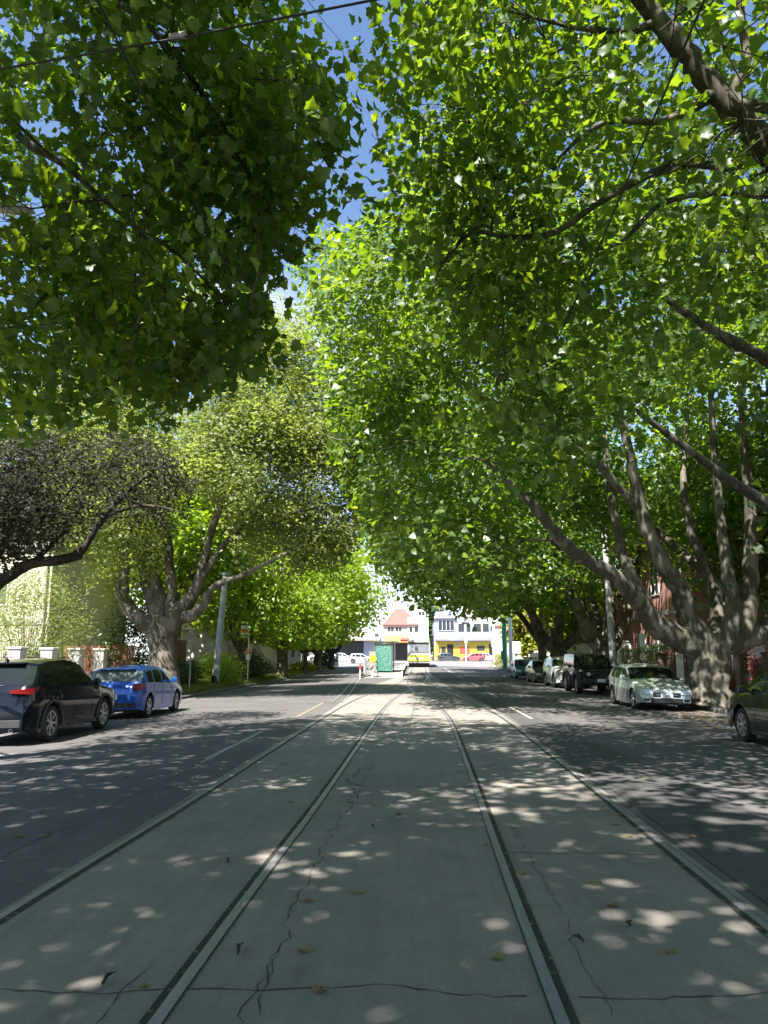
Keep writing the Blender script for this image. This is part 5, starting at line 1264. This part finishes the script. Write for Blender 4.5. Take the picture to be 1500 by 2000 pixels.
b = MB(); b.box(-.55, -.15, 1.0, 4.0, .42, .48, .01); b.box(-.4, -.3, 1.2, 1.3, 0, .42); b.box(-.4, -.3, 3.7, 3.8, 0, .42); b.build('bench', M['metal_grey'], sh)
b = MB(); b.tube([(-1.35, 58.2, 0), (-1.35, 58.2, 1.1), (-1.35, 62, 1.15)], .03, 6)
rl = empty('hand_rail', (-3.55, 57.3, .05), 'galvanised barrier rails around the near end of the tram platform', 'railing')
b = MB()
for (xa, ya, xb, yb) in ((0, 0, 0, 9), (0, 0, 1.0, 0)):
    for h in (.35, .7, 1.05): b.tube([(xa, ya, h), (xb, yb, h + .08 * (yb > 1))], .028, 6)
b.build('rails', M['metal_grey'], rl)
for (x, y) in ((0, 0), (0, 3), (0, 6), (0, 9), (1.0, 0)):
    b = MB(); b.tube([(x, y, -.05), (x, y, 1.15)], .035, 8); b.build('post', M['metal_grey'], rl, smooth=True)
b = MB(); b.box(-.06, .12, -.1, .5, 0, 1.4, .03); b.build('panel', M['metal_grey'], rl)
kb_ = empty('keep_left_sign', (-2.95, 57.0, .02), 'white board with a round yellow disc at the end of the platform', 'sign')
b = MB(); b.box(-.03, .03, -.03, .03, -.02, 1.0); b.build('post', M['pole_white'], kb_)
b = MB(); b.box(-.22, .26, -.05, -.03, .45, 1.85, .01); b.build('board', M['path'], kb_)
b = MB(); b.lathe([(.001, -.075), (.26, -.075), (.26, -.055), (.001, -.055)], 24, 'x'); b.v = [(v[1] + .04, v[0], v[2] + 1.35) for v in b.v]
M['disc_y'] = mat('yellow disc', (.72, .66, .03), .5); b.build('yellow_disc', M['disc_y'], kb_)
b = MB(); b.prism([(-.12, .62), (-.04, .58), (.14, .82), (.10, .86)], 'y', -.056, -.05); b.prism([(-.16, .56), (-.02, .56), (-.12, .72)], 'y', -.057, -.05); b.build('arrow', M['black'], kb_)
bo = empty('bollard', (-3.80, 56.7, gz(3.8, 57)), 'white bollard with a red top at the left corner of the platform', 'bollard')
b = MB(); b.tube([(0, 0, -.05), (0, 0, .62)], .07, 12); b.build('shaft', M['pole_white'], bo, smooth=True)
b = MB(); b.tube([(0, 0, .62), (0, 0, .98), (0, 0, 1.02)], [.085, .085, .03], 12); b.build('red_top', M['sign_red'], bo, smooth=True)

# ------------------------------------------------------------------ houses and fences, left
M['render_cream'] = mat('cream render', (.66, .60, .47), .85, noise=(3, (.56, .50, .40), .45, .6)); M['render_white'] = mat('white render', (.68, .66, .62), .85, noise=(2.2, (.55, .53, .50), .45, .62))
M['render_grey'] = mat('grey render', (.40, .38, .35), .85, noise=(2.2, (.32, .31, .29), .45, .62)); M['garage'] = mat('garage door', (.34, .33, .29), .6)
M['timber'] = mat('brown timber', (.26, .11, .06), .8, noise=(4, (.14, .07, .04), .4, .6, (5, 5, .6))); M['pillar'] = mat('rendered pillar', (.60, .59, .56), .8, noise=(6, (.48, .47, .44), .45, .6))
M['iron'] = mat('wrought iron', (.03, .028, .025), .6); M['tile'] = mat('roof tiles', (.30, .12, .10), .8, noise=(2, (.25, .08, .06), .4, .6, (1, 1, 8)))
M['brick'] = brick_mat('red brick', (.42, .13, .09), (.33, .095, .07), (.40, .36, .32)); M['brick_dark'] = brick_mat('brown brick', (.15, .07, .05), (.11, .05, .04), (.2, .18, .16))
M['board'] = mat('painted weatherboard', (.52, .47, .40), .7)
def window(parent, x0, x1, y0, y1, z0, z1, face, frame=.07, mullion=0, name='window', glassm=None, framem=None):
    """face: 'y' = looks to -Y at y0; 'x+' / 'x-' = on an x plane x0"""
    f = MB(); g = MB()
    if face == 'y':
        g.box(x0, x1, y0 - .01, y0 + .02, z0, z1)
        for a, c, d_, e in ((x0 - frame, x0, z0 - frame, z1 + frame), (x1, x1 + frame, z0 - frame, z1 + frame), (x0, x1, z0 - frame, z0), (x0, x1, z1, z1 + frame)): f.box(a, c, y0 - .05, y0 + .03, d_, e)
        for i in range(mullion): xm = x0 + (x1 - x0) * (i + 1) / (mullion + 1); f.box(xm - frame / 2, xm + frame / 2, y0 - .04, y0 + .015, z0, z1)
    else:
        s_ = 1 if face == 'x+' else -1; xx = x0
        g.box(min(xx - s_ * .02, xx + s_ * .01), max(xx - s_ * .02, xx + s_ * .01), y0, y1, z0, z1)
        lo, hi = min(xx - s_ * .03, xx + s_ * .05), max(xx - s_ * .03, xx + s_ * .05)
        for a, c, d_, e in ((y0 - frame, y0, z0 - frame, z1 + frame), (y1, y1 + frame, z0 - frame, z1 + frame), (y0, y1, z0 - frame, z0), (y0, y1, z1, z1 + frame)): f.box(lo, hi, a, c, d_, e)
        for i in range(mullion): ym = y0 + (y1 - y0) * (i + 1) / (mullion + 1); f.box(lo + .01, hi - .01, ym - frame / 2, ym + frame / 2, z0, z1)
    w_ = f.build(name, framem or M['pole_white'], parent); g.build('pane', glassm or M['window'], w_)
    return w_
zl = zverge(13, 30)
h = empty('cream_house', (-23.5, 40, zl), 'two storey cream rendered house at the left edge behind the fence', 'house')
b = MB(); b.box(-6.5, 6.3, -4, 6, -.2, 6.6); b.build('wall', M['render_cream'], h)
b = MB(); b.box(-6.7, 6.5, -4.2, 6.2, 6.6, 6.85); b.build('roof', M['render_grey'], h)
window(h, 2.0, 4.2, -4, 0, 3.9, 5.4, 'y', mullion=1); window(h, -4, -1.5, -4, 0, 3.9, 5.4, 'y', mullion=1)
b = MB(); b.box(-6.6, 6.4, -4.05, -4.0, 2.95, 3.1); b.build('string_course', M['render_grey'], h)
b = MB(); b.tube([(6.1, -4.08, 0), (6.1, -4.08, 6.5)], .06, 8); b.build('downpipe', M['render_grey'], h)
fe = empty('pillared_fence', (-13.2, 20, zverge(13, 24)), 'fence of pale rendered pillars with dark iron panels behind the black SUV', 'fence')
ys = [1.2, 3.4, 5.6, 7.9, 10.2, 12.6, 15.0]
for i, y in enumerate(ys):
    b = MB(); b.box(-.22, .22, y - .22, y + .22, -.1, 1.72, .02); b.box(-.26, .26, y - .26, y + .26, 1.72, 1.80, .015); b.build('pillar', M['pillar'], fe)
for y0, y1 in zip(ys, ys[1:]):
    b = MB(); n = 14
    for k in range(1, n): yy = y0 + .22 + (y1 - y0 - .44) * k / n; b.tube([(0, yy, .45), (0, yy, 1.55 + .08 * math.sin(k / n * math.pi))], .009, 4)
    b.tube([(0, y0 + .22, .5), (0, y1 - .22, .5)], .014, 4); b.tube([(0, y0 + .22, 1.45), (0, y1 - .22, 1.45)], .014, 4)
    for k in range(3):
        yc = y0 + .22 + (y1 - y0 - .44) * (k + .5) / 3
        b.tube([(0, yc + .14 * math.cos(a), 1.2 + .14 * math.sin(a)) for a in [i * .52 for i in range(13)]], .009, 4)
    b.build('iron_panel', M['iron'], fe)
    b = MB(); b.box(-.12, .12, y0 + .22, y1 - .22, -.1, .42); b.build('low_wall', M['pillar'], fe)
def board_fence(x, y0, y1, h_, label, m='timber', name='timber_fence', across=None):
    f = empty(name, (x, y0, zverge(13, y0)), label, 'fence'); b = MB(); n = int(abs((across or (y1 - y0))) / .13); rd_ = random.Random(3)
    for i in range(n):
        a = i * .13; hh = h_ + rd_.uniform(-.02, .02)
        if across: b.box(a, a + .118, -.01, .012 + rd_.uniform(0, .01), -.1, hh)
        else: b.box(-.01, .012 + rd_.uniform(0, .01), a, a + .118, -.1, hh)
    b.build('palings', M[m], f); b = MB()
    if across: b.box(0, n * .13, .026, .07, .4, .48); b.box(0, n * .13, .026, .07, h_ - .4, h_ - .32)
    else: b.box(-.06, -.012, 0, n * .13, .4, .48); b.box(-.06, -.012, 0, n * .13, h_ - .4, h_ - .32)
    b.build('rail', M[m], f); return f
board_fence(-15.2, 33.5, 33.5, 1.95, 'reddish brown paling fence showing between the shrubs left of the elm', across=3.2)
board_fence(-16.6, 27.0, 27.0, 2.1, 'reddish timber screen behind the first pale fence pillar', across=1.0)
board_fence(-12.0, 37.8, 41.0, 2.3, 'tall brown timber gate right of the elm trunk', across=None, name='timber_gate')
g = empty('garage', (-13.4, 50, zverge(13, 50) - .1), 'low pale rendered garage with leaf shadows and a side greyed for its shade', 'garage')
b = MB(); b.box(-1.6, 1.35, 0, 10.5, -.1, 3.15); b.build('wall', M['render_white'], g)
b = MB(); b.box(-1.7, 1.45, -.1, 10.6, 3.15, 3.27); b.build('roof', M['render_grey'], g)
b = MB()
for k in range(5): b.box(1.35, 1.40, .8, 5.6, .05 + k * .46, .05 + k * .46 + .44, .01)
b.build('garage_door', M['garage'], g)
b = MB(); b.box(1.35, 1.42, 8.2, 9.3, 0, 2.1); b.build('side_door', M['black'], g)
b = MB(); b.box(1.352, 1.372, 0.003, 10.49, 2.45, 3.14); b.build('fascia', M['render_grey'], g)  # shade of this side is put into the grey of door and fascia
for i, (x, c) in enumerate(((-12.9, 'right'), (-13.6, 'left'))):
    bn = empty('wheelie_bin', (x, 49.2, zverge(13, 49)), 'dark green wheelie bin against the pale garage wall, the %s one' % c, 'bin', 'wheelie bins by the garage')
    b = MB(); b.prism([(-.22, .05), (-.27, .95), (.30, .95), (.24, .05)], 'x', -.27, .27); b.build('body', M['pole_green'] if 0 else mat('bin green', (.03, .09, .08), .5), bn)
    b = MB(); b.prism([(-.33, .95), (-.33, 1.0), (.1, 1.08), (.34, 1.02), (.34, .95)], 'x', -.30, .30); b.build('lid', M['black'], bn)
    for sx in (-.25, .25):
        b = MB(); b.lathe([(.02, -.03), (.10, -.03), (.10, .03), (.02, .03)], 14, 'x', (sx, .25, .10)); b.build('wheel', M['rubber'], bn)
h = empty('rendered_house', (-16, 64, zverge(13, 64)), 'pale beige rendered house wall between the garage and the weatherboard house', 'house')
b = MB(); b.box(-5, 3.6, 0, 8, -.2, 4.2); b.build('wall', M['render_cream'], h)
b = MB(); b.prism([(-5.4, 4.2), (-.7, 6.4), (4.0, 4.2)], 'y', -.4, 8.4); b.build('roof', M['tile'], h); window(h, .8, 2.3, 0, 0, 1.3, 2.8, 'y', mullion=1)
h = empty('weatherboard_house', (-17.4, 76, zverge(13, 76)), 'beige weatherboard house behind the thick dark trunk on the far left', 'house')
b = MB()
for k in range(22):
    z_ = k * .2; b.prism([(-.015, z_), (.02, z_), (.0, z_ + .2), (-.015, z_ + .2)][::-1], 'y', 0, 9) if 0 else b.box(-5, 5.2 + (0), 0 - .02 * (k % 2), 9, z_, z_ + .197)
b.build('wall', M['board'], h)
b = MB(); b.prism([(-5.6, 4.4), (0, 6.8), (5.8, 4.4)], 'y', -.6, 9.5); b.build('roof', M['tile'], h); window(h, 2.0, 3.6, -.03, 0, 1.2, 2.9, 'y', mullion=1); window(h, 5.2, 5.2, 2, 4, 1.2, 2.9, 'x+', mullion=1)
# ------------------------------------------------------------------ houses and fences, right
zr = zverge(13, 36)
h = empty('brick_house', (19.5, 42, zr), 'tall red brick house behind the thick plane tree on the right', 'house')
b = MB(); b.box(-6.2, 6, -5, 6, -.2, 7.6); b.build('wall', M['brick'], h)
b = MB(); b.prism([(-6.8, 7.6), (0, 9.4), (6.6, 7.6)], 'y', -5.6, 6.6); b.build('roof', M['tile'], h)
for x0, x1, z0, z1 in ((-4.6, -3.4, 4.8, 6.6), (-.8, .8, 4.8, 6.6), (-4.6, -3.2, .9, 2.7), (-.8, 1.2, .9, 2.7), (3.2, 4.6, 4.8, 6.6)): window(h, x0, x1, -5, 0, z0, z1, 'y', mullion=1)
for y0 in (-3.5, 0, 3): window(h, -6.2, 0, y0, y0 + 1.3, 4.8, 6.6, 'x-', mullion=1); window(h, -6.2, 0, y0, y0 + 1.3, .9, 2.7, 'x-', mullion=1)
b = MB(); b.box(-6.25, -6.20, -5.0, 6, 3.6, 3.85); b.box(-6.25, 6.05, -5.05, -5.0, 3.6, 3.85); b.build('string_course', M['render_grey'], h)
h = empty('brick_porch', (16.9, 33.5, zr), 'brick porch with an orange arch and pale sill at the right edge', 'porch')
b = MB(); b.box(-1.2, 3, 0, 3.4, -.2, 1.0); b.box(-1.2, -.7, 0, .5, 1.0, 2.9); b.box(-1.2, 3, 0, 3.4, 2.9, 3.5); b.build('wall', M['brick'], h)
b = MB(); b.box(-1.3, 3.1, -.08, .0, .98, 1.08); b.build('sill', M['render_white'], h); b = MB(); b.box(-1.3, 3.1, -.08, 3.4, 3.5, 3.65); b.build('coping', M['render_white'], h)
h = empty('red_brick_flats', (20.5, 58, zr), 'red brick flats glimpsed above the clipped hedge', 'building')
b = MB(); b.box(-5, 5, -5, 5, -.2, 7.4); b.build('wall', M['brick'], h); b = MB(); b.box(-5.2, 5.2, -5.2, 5.2, 7.4, 7.7); b.build('roof', M['render_grey'], h)
for x0 in (-4, -1.2, 2): window(h, x0, x0 + 1.5, -5, 0, 1.0, 2.6, 'y', mullion=1); window(h, x0, x0 + 1.5, -5, 0, 4.2, 5.8, 'y', mullion=1)
f = empty('brick_fence', (12.6, 16, zverge(12.6, 16)), 'low brown brick fence with dark piers and iron pickets along the right footpath', 'fence')
ys = [0, 3, 6, 9, 12, 14.4, 18.0, 20.8, 24.2]
for y in ys:
    b = MB(); b.box(-.22, .22, y - .22, y + .22, -.1, 1.55); b.box(-.26, .26, y - .26, y + .26, 1.55, 1.64, .012); b.build('pier', M['brick_dark'], f)
for i, (y0, y1) in enumerate(zip(ys, ys[1:])):
    if i == 5: continue
    b = MB(); b.box(-.11, .11, y0 + .22, y1 - .22, -.1, .82); b.build('low_wall', M['brick_dark'], f)
    b = MB(); n = 20
    for k in range(1, n): yy = y0 + .22 + (y1 - y0 - .44) * k / n; b.tube([(0, yy, .82), (0, yy, 1.45)], .010, 4)
    b.tube([(0, y0 + .22, 1.38), (0, y1 - .22, 1.38)], .014, 4); b.build('pickets', M['iron'], f)
f = empty('white_picket_gate', (13.9, 39.0, zverge(12.6, 39)), 'tall white picket gate between the hedge and the advertising board', 'gate')
b = MB()
for k in range(9): b.box(-.75 + k * .18, -.75 + k * .18 + .06, -.02, .02, .1, 3.0)
b.build('pickets', M['pole_white'], f); b = MB(); b.box(-.78, .8, .02, .06, .5, .6); b.box(-.78, .8, .02, .06, 2.4, 2.5); b.build('rail', M['pole_white'], f)
w_ = empty('white_wall', (13.4, 50, zverge(13, 50)), 'long white rendered garden wall behind the second plane tree', 'wall')
b = MB(); b.box(-.12, .12, 0, 22, -.1, 2.35); b.box(-.12, 5.5, -.12, .12, -.1, 2.35); b.build('wall', M['render_white'], w_)
b = MB(); b.box(-.17, .17, -.17, 22, 2.35, 2.43); b.box(.17, 5.5, -.17, .17, 2.35, 2.43); b.build('coping', M['render_white'], w_)
f = empty('white_picket_fence', (12.6, 74, zverge(13, 74)), 'white picket fence beyond the third plane tree', 'fence')
b = MB()
for k in range(46): b.box(-.02, .02, k * .22, k * .22 + .12, .05, 1.6)
b.build('pickets', M['pole_white'], f); b = MB(); b.box(.02, .06, 0, 10.1, .4, .5); b.box(.02, .06, 0, 10.1, 1.2, 1.3); b.build('rail', M['pole_white'], f)
b = MB(); 
bl = empty('blue_grey_post', (11.6, 64.5, zverge(12, 64)), 'square blue grey post left of the third plane trunk', 'post'); b.box(-.28, .28, -.28, .28, -.1, 3.6, .02); b.build('shaft', mat('blue grey paint', (.12, .14, .22), .6), bl); b = MB(); b.box(-.31, .31, -.31, .31, 3.6, 3.7, .02); b.build('cap', M['black'], bl)
for i, (x, y, l) in enumerate(((12.0, 80, 'left'), (13.4, 78, 'right'))):
    bb = empty('barrier_board', (x, y, zverge(12, y)), 'orange and white roadworks barrier behind the mid blue car, the %s one' % l, 'barrier', 'roadworks barriers')
    for q in range(5):
        b = MB(); b.box(-.75 + q * .3, -.75 + q * .3 + .3, -.02, .02, .7, 1.25); b.build('panel', M['orange'] if q % 2 == 0 else M['pole_white'], bb)
    b = MB(); b.box(-.7, -.62, -.25, .25, -.05, .7); b.box(.62, .7, -.25, .25, -.05, .7); b.build('foot', M['pole_white'], bb)
v = empty('white_utility_box', (12.1, 92, zverge(12, 92)), 'small white box on a post beside the green tram pole', 'utility box')
b = MB(); b.box(-.5, .5, -.3, .3, 1.5, 2.9, .04); b.build('cabinet', M['pole_white'], v); b = MB(); b.box(-.12, .12, -.12, .12, -.1, 1.5); b.build('post', M['metal_grey'], v)

# ------------------------------------------------------------------ shops across the far street
zf = rise(150)
def BX(px): return (px - VX) * .1
def BZ(py): return (VY - py) * .1 + CAMZ - zf - .1
sheet('far_footpath', -90, 90, 148, 151, lambda x, y: rise(y) + .1, 2, 1, M['path'])
M['shop_blue'] = mat('pale blue grey cladding', (.27, .30, .40), .6, noise=(.5, (.34, .37, .46), .45, .6)); M['shop_yellow'] = mat('yellow shop front', (.50, .38, .05), .5); M['shop_white'] = mat('white painted wall', (.50, .485, .46), .8, noise=(.6, (.40, .39, .37), .45, .62))
M['shop_dark'] = mat('dark shop front', (.02, .02, .022), .4); M['shop_red'] = mat('red shop sign', (.62, .08, .06), .5); M['peach'] = mat('peach wall', (.46, .38, .33), .8)
s = empty('yellow_shop', (BX(847), 150, zf + .1), 'two storey pale blue building with a bright yellow ground floor shop', 'shop')
X = lambda px: BX(px) - BX(847)
b = MB(); b.box(0, X(956), 0, 12, -.2, BZ(1217)); b.box(X(851), X(889), -.1, 9, BZ(1217), BZ(1197)); b.box(X(889), X(906), -.05, 8, BZ(1217), BZ(1204)); b.build('wall', M['shop_blue'], s)
b = MB(); b.box(X(848), X(890), -.5, 2, BZ(1210), BZ(1206), .05); b.build('roof_slab', M['tram_beige'], s)
b = MB(); b.box(X(906), X(935), .4, 8, BZ(1217), BZ(1190)); b.build('rooftop_room', M['peach'], s)
window(s, X(856), X(886), -.1, 0, BZ(1233), BZ(1214), 'y', mullion=3)
window(s, X(894), X(918), 0, 0, BZ(1236), BZ(1220), 'y', mullion=1); window(s, X(924), X(938), 0, 0, BZ(1236), BZ(1220), 'y'); window(s, X(941), X(953), 0, 0, BZ(1236), BZ(1220), 'y')
b = MB(); b.box(X(849), X(956), -1.0, -.0, BZ(1252), BZ(1248)); b.box(X(849), X(956), -1.05, -1.0, BZ(1249), BZ(1236)); b.build('balcony', M['shop_blue'], s)
b = MB(); b.box(X(851), X(956), -.06, 0, 0, BZ(1253)); fr = b.build('shop_front', M['shop_yellow'], s)
for a, c, z0, z1, m_, nm in ((861, 869, 1288, 1264, 'window', 'shop_window'), (872, 884, 1283, 1259, 'shop_dark', 'shop_window'), (852, 859, 1277, 1265, 'shop_red', 'poster'), (896, 915, 1277, 1264, 'shop_red', 'red_sign'), (929, 944, 1271, 1262, 'window', 'shop_window'), (890, 894, 1262, 1253, 'shop_blue', 'poster'), (952, 956, 1280, 1258, 'shop_dark', 'doorway')):
    b = MB(); b.box(X(a), X(c), -.10, -.05, max(BZ(z0), .02), BZ(z1)); b.build(nm, M[m_], fr)
s = empty('red_roofed_shop', (BX(745), 150, zf + .1), 'cream two storey shop with a red hipped roof and orange awning', 'shop')
X = lambda px: BX(px) - BX(745)
b = MB(); b.box(0, X(796), 0, 10, -.2, BZ(1220)); b.build('wall', M['peach'], s)
b = MB(); b.box(X(796), X(837), -.1, 10, -.2, BZ(1208)); b.build('side_wing', M['shop_white'], s)
b = MB(); e0, e1, zz, zt = X(748), X(818), BZ(1222), BZ(1189); b.add([(e0, -.5, zz), (e1, -.5, zz), (e1, 10.5, zz), (e0, 10.5, zz), (X(772), 4, zt), (X(790), 4, zt)], [(0, 1, 5, 4), (1, 2, 5), (2, 3, 4, 5), (3, 0, 4), (3, 2, 1, 0)]); b.build('roof', M['tile'], s)
b = MB(); b.box(X(808), X(832), 1.0, 6, BZ(1208), BZ(1192)); b.build('roof_terrace', M['shop_white'], s)
window(s, X(818), X(830), 1.0, 0, BZ(1204), BZ(1196), 'y', mullion=1)
window(s, X(758), X(770), 0, 0, BZ(1235), BZ(1226), 'y', mullion=1); window(s, X(773), X(785), 0, 0, BZ(1235), BZ(1226), 'y', mullion=1)
window(s, X(800), X(806), -.1, 0, BZ(1236), BZ(1226), 'y'); window(s, X(810), X(817), -.1, 0, BZ(1236), BZ(1226), 'y')
b = MB(); b.tube([(X(818), -.2, 1), (X(818), -.2, BZ(1206))], .08, 8); b.build('downpipe', M['render_grey'], s)
b = MB(); b.prism([(-2.4, BZ(1254)), (0, BZ(1243)), (0, BZ(1246)), (-2.4, BZ(1256))], 'x', X(753), X(797)); b.build('awning', M['orange'], s)
b = MB(); b.prism([(-2.5, BZ(1251)), (-2.0, BZ(1247)), (-2.0, BZ(1253))], 'x', X(783), X(797)); b.build('awning_sign', M['shop_red'], s)
b = MB(); b.box(X(773), X(796), -.16, -.11 + .06, 0, BZ(1257)); b.build('shop_front', M['shop_dark'], s)
b = MB(); b.box(X(800), X(836), -1.6, -.12, BZ(1256), BZ(1250)); b.build('canopy', M['shop_white'], s)
s = empty('white_shop_row', (BX(690), 150, zf + .1), 'low white shops with dark fronts seen under the bright trees on the left', 'shop')
X = lambda px: BX(px) - BX(690)
b = MB(); b.box(X(560), X(744), 0, 10, -.2, BZ(1236)); b.build('wall', M['shop_white'], s)
b = MB(); b.box(X(560), X(744), -2.2, -.02, BZ(1252), BZ(1247)); b.build('canopy', M['peach'], s)
b = MB(); b.box(X(650), X(712), -.08, -.01, 0, BZ(1253)); b.build('shop_front', M['shop_dark'], s)
b = MB(); b.box(X(712), X(730), -.08, -.01, 0, BZ(1253)); b.build('shop_front', M['shop_blue'], s)
window(s, X(733), X(741), 0, 0, BZ(1245), BZ(1239), 'y')
s = empty('far_corner_building', (BX(960), 158, zf + .1), 'pale building mostly hidden behind the yellow green trees on the far right', 'building')
b = MB(); b.box(1, 30, 0, 10, -.2, 6.5); b.build('wall', M['render_cream'], s)
for k in range(6): window(s, 3 + k * 4.2, 5 + k * 4.2, 0, 0, 3.6, 5.2, 'y', mullion=1)
b = MB(); b.box(.8, 30.2, -.2, 10.2, 6.5, 6.9); b.build('roof', M['tile'], s)
# yellow banner beside the tram
s = empty('feather_banner', (BX(849) , 146, zf), 'yellow and green feather banner to the left of the yellow shop', 'banner')
b = MB(); b.tube([(0, 0, 0), (0, 0, 3.6)], .05, 6); b.build('post', M['metal_grey'], s); b = MB(); b.prism([(-.35, .4), (.5, .4), (.55, 2.6), (.1, 3.5), (-.3, 2.8)], 'y', -.02, .02); b.build('flag', M['shop_yellow'], s)
# cars on the cross street
G2 = 'cars on the far cross street'
def cross_car(kind, px0, px1, y, pm, label, face=1):
    K = KINDS[kind]; x = (px0 + px1) / 2; Xc = (x - VX) * y / FPX
    return make_car('parked_car', kind, (Xc, y, rise(y) + .01), -math.pi / 2 * face, pm, label, 'car', G2)
cross_car('hatch', 853, 897, 139, P['charcoal'], 'dark hatchback seen side on in front of the yellow shop')
cross_car('hatch', 908, 936, 137, P['red'], 'pinkish red car in front of the yellow shop', -1)
cross_car('sedan', 930, 962, 141, P['white'], 'white car just right of the pinkish red car')
cross_car('hatch', 690, 728, 118, P['beige'], 'pale silver car seen side on behind the platform rails')
cross_car('suv', 610, 650, 130, P['white'], 'white vehicle behind the two bare trunks on the far left', -1)
cross_car('sedan', 655, 690, 135, P['white'], 'white car between the far left trunks and the dark shopfront')
print('leaf triangles', NLEAF[0])
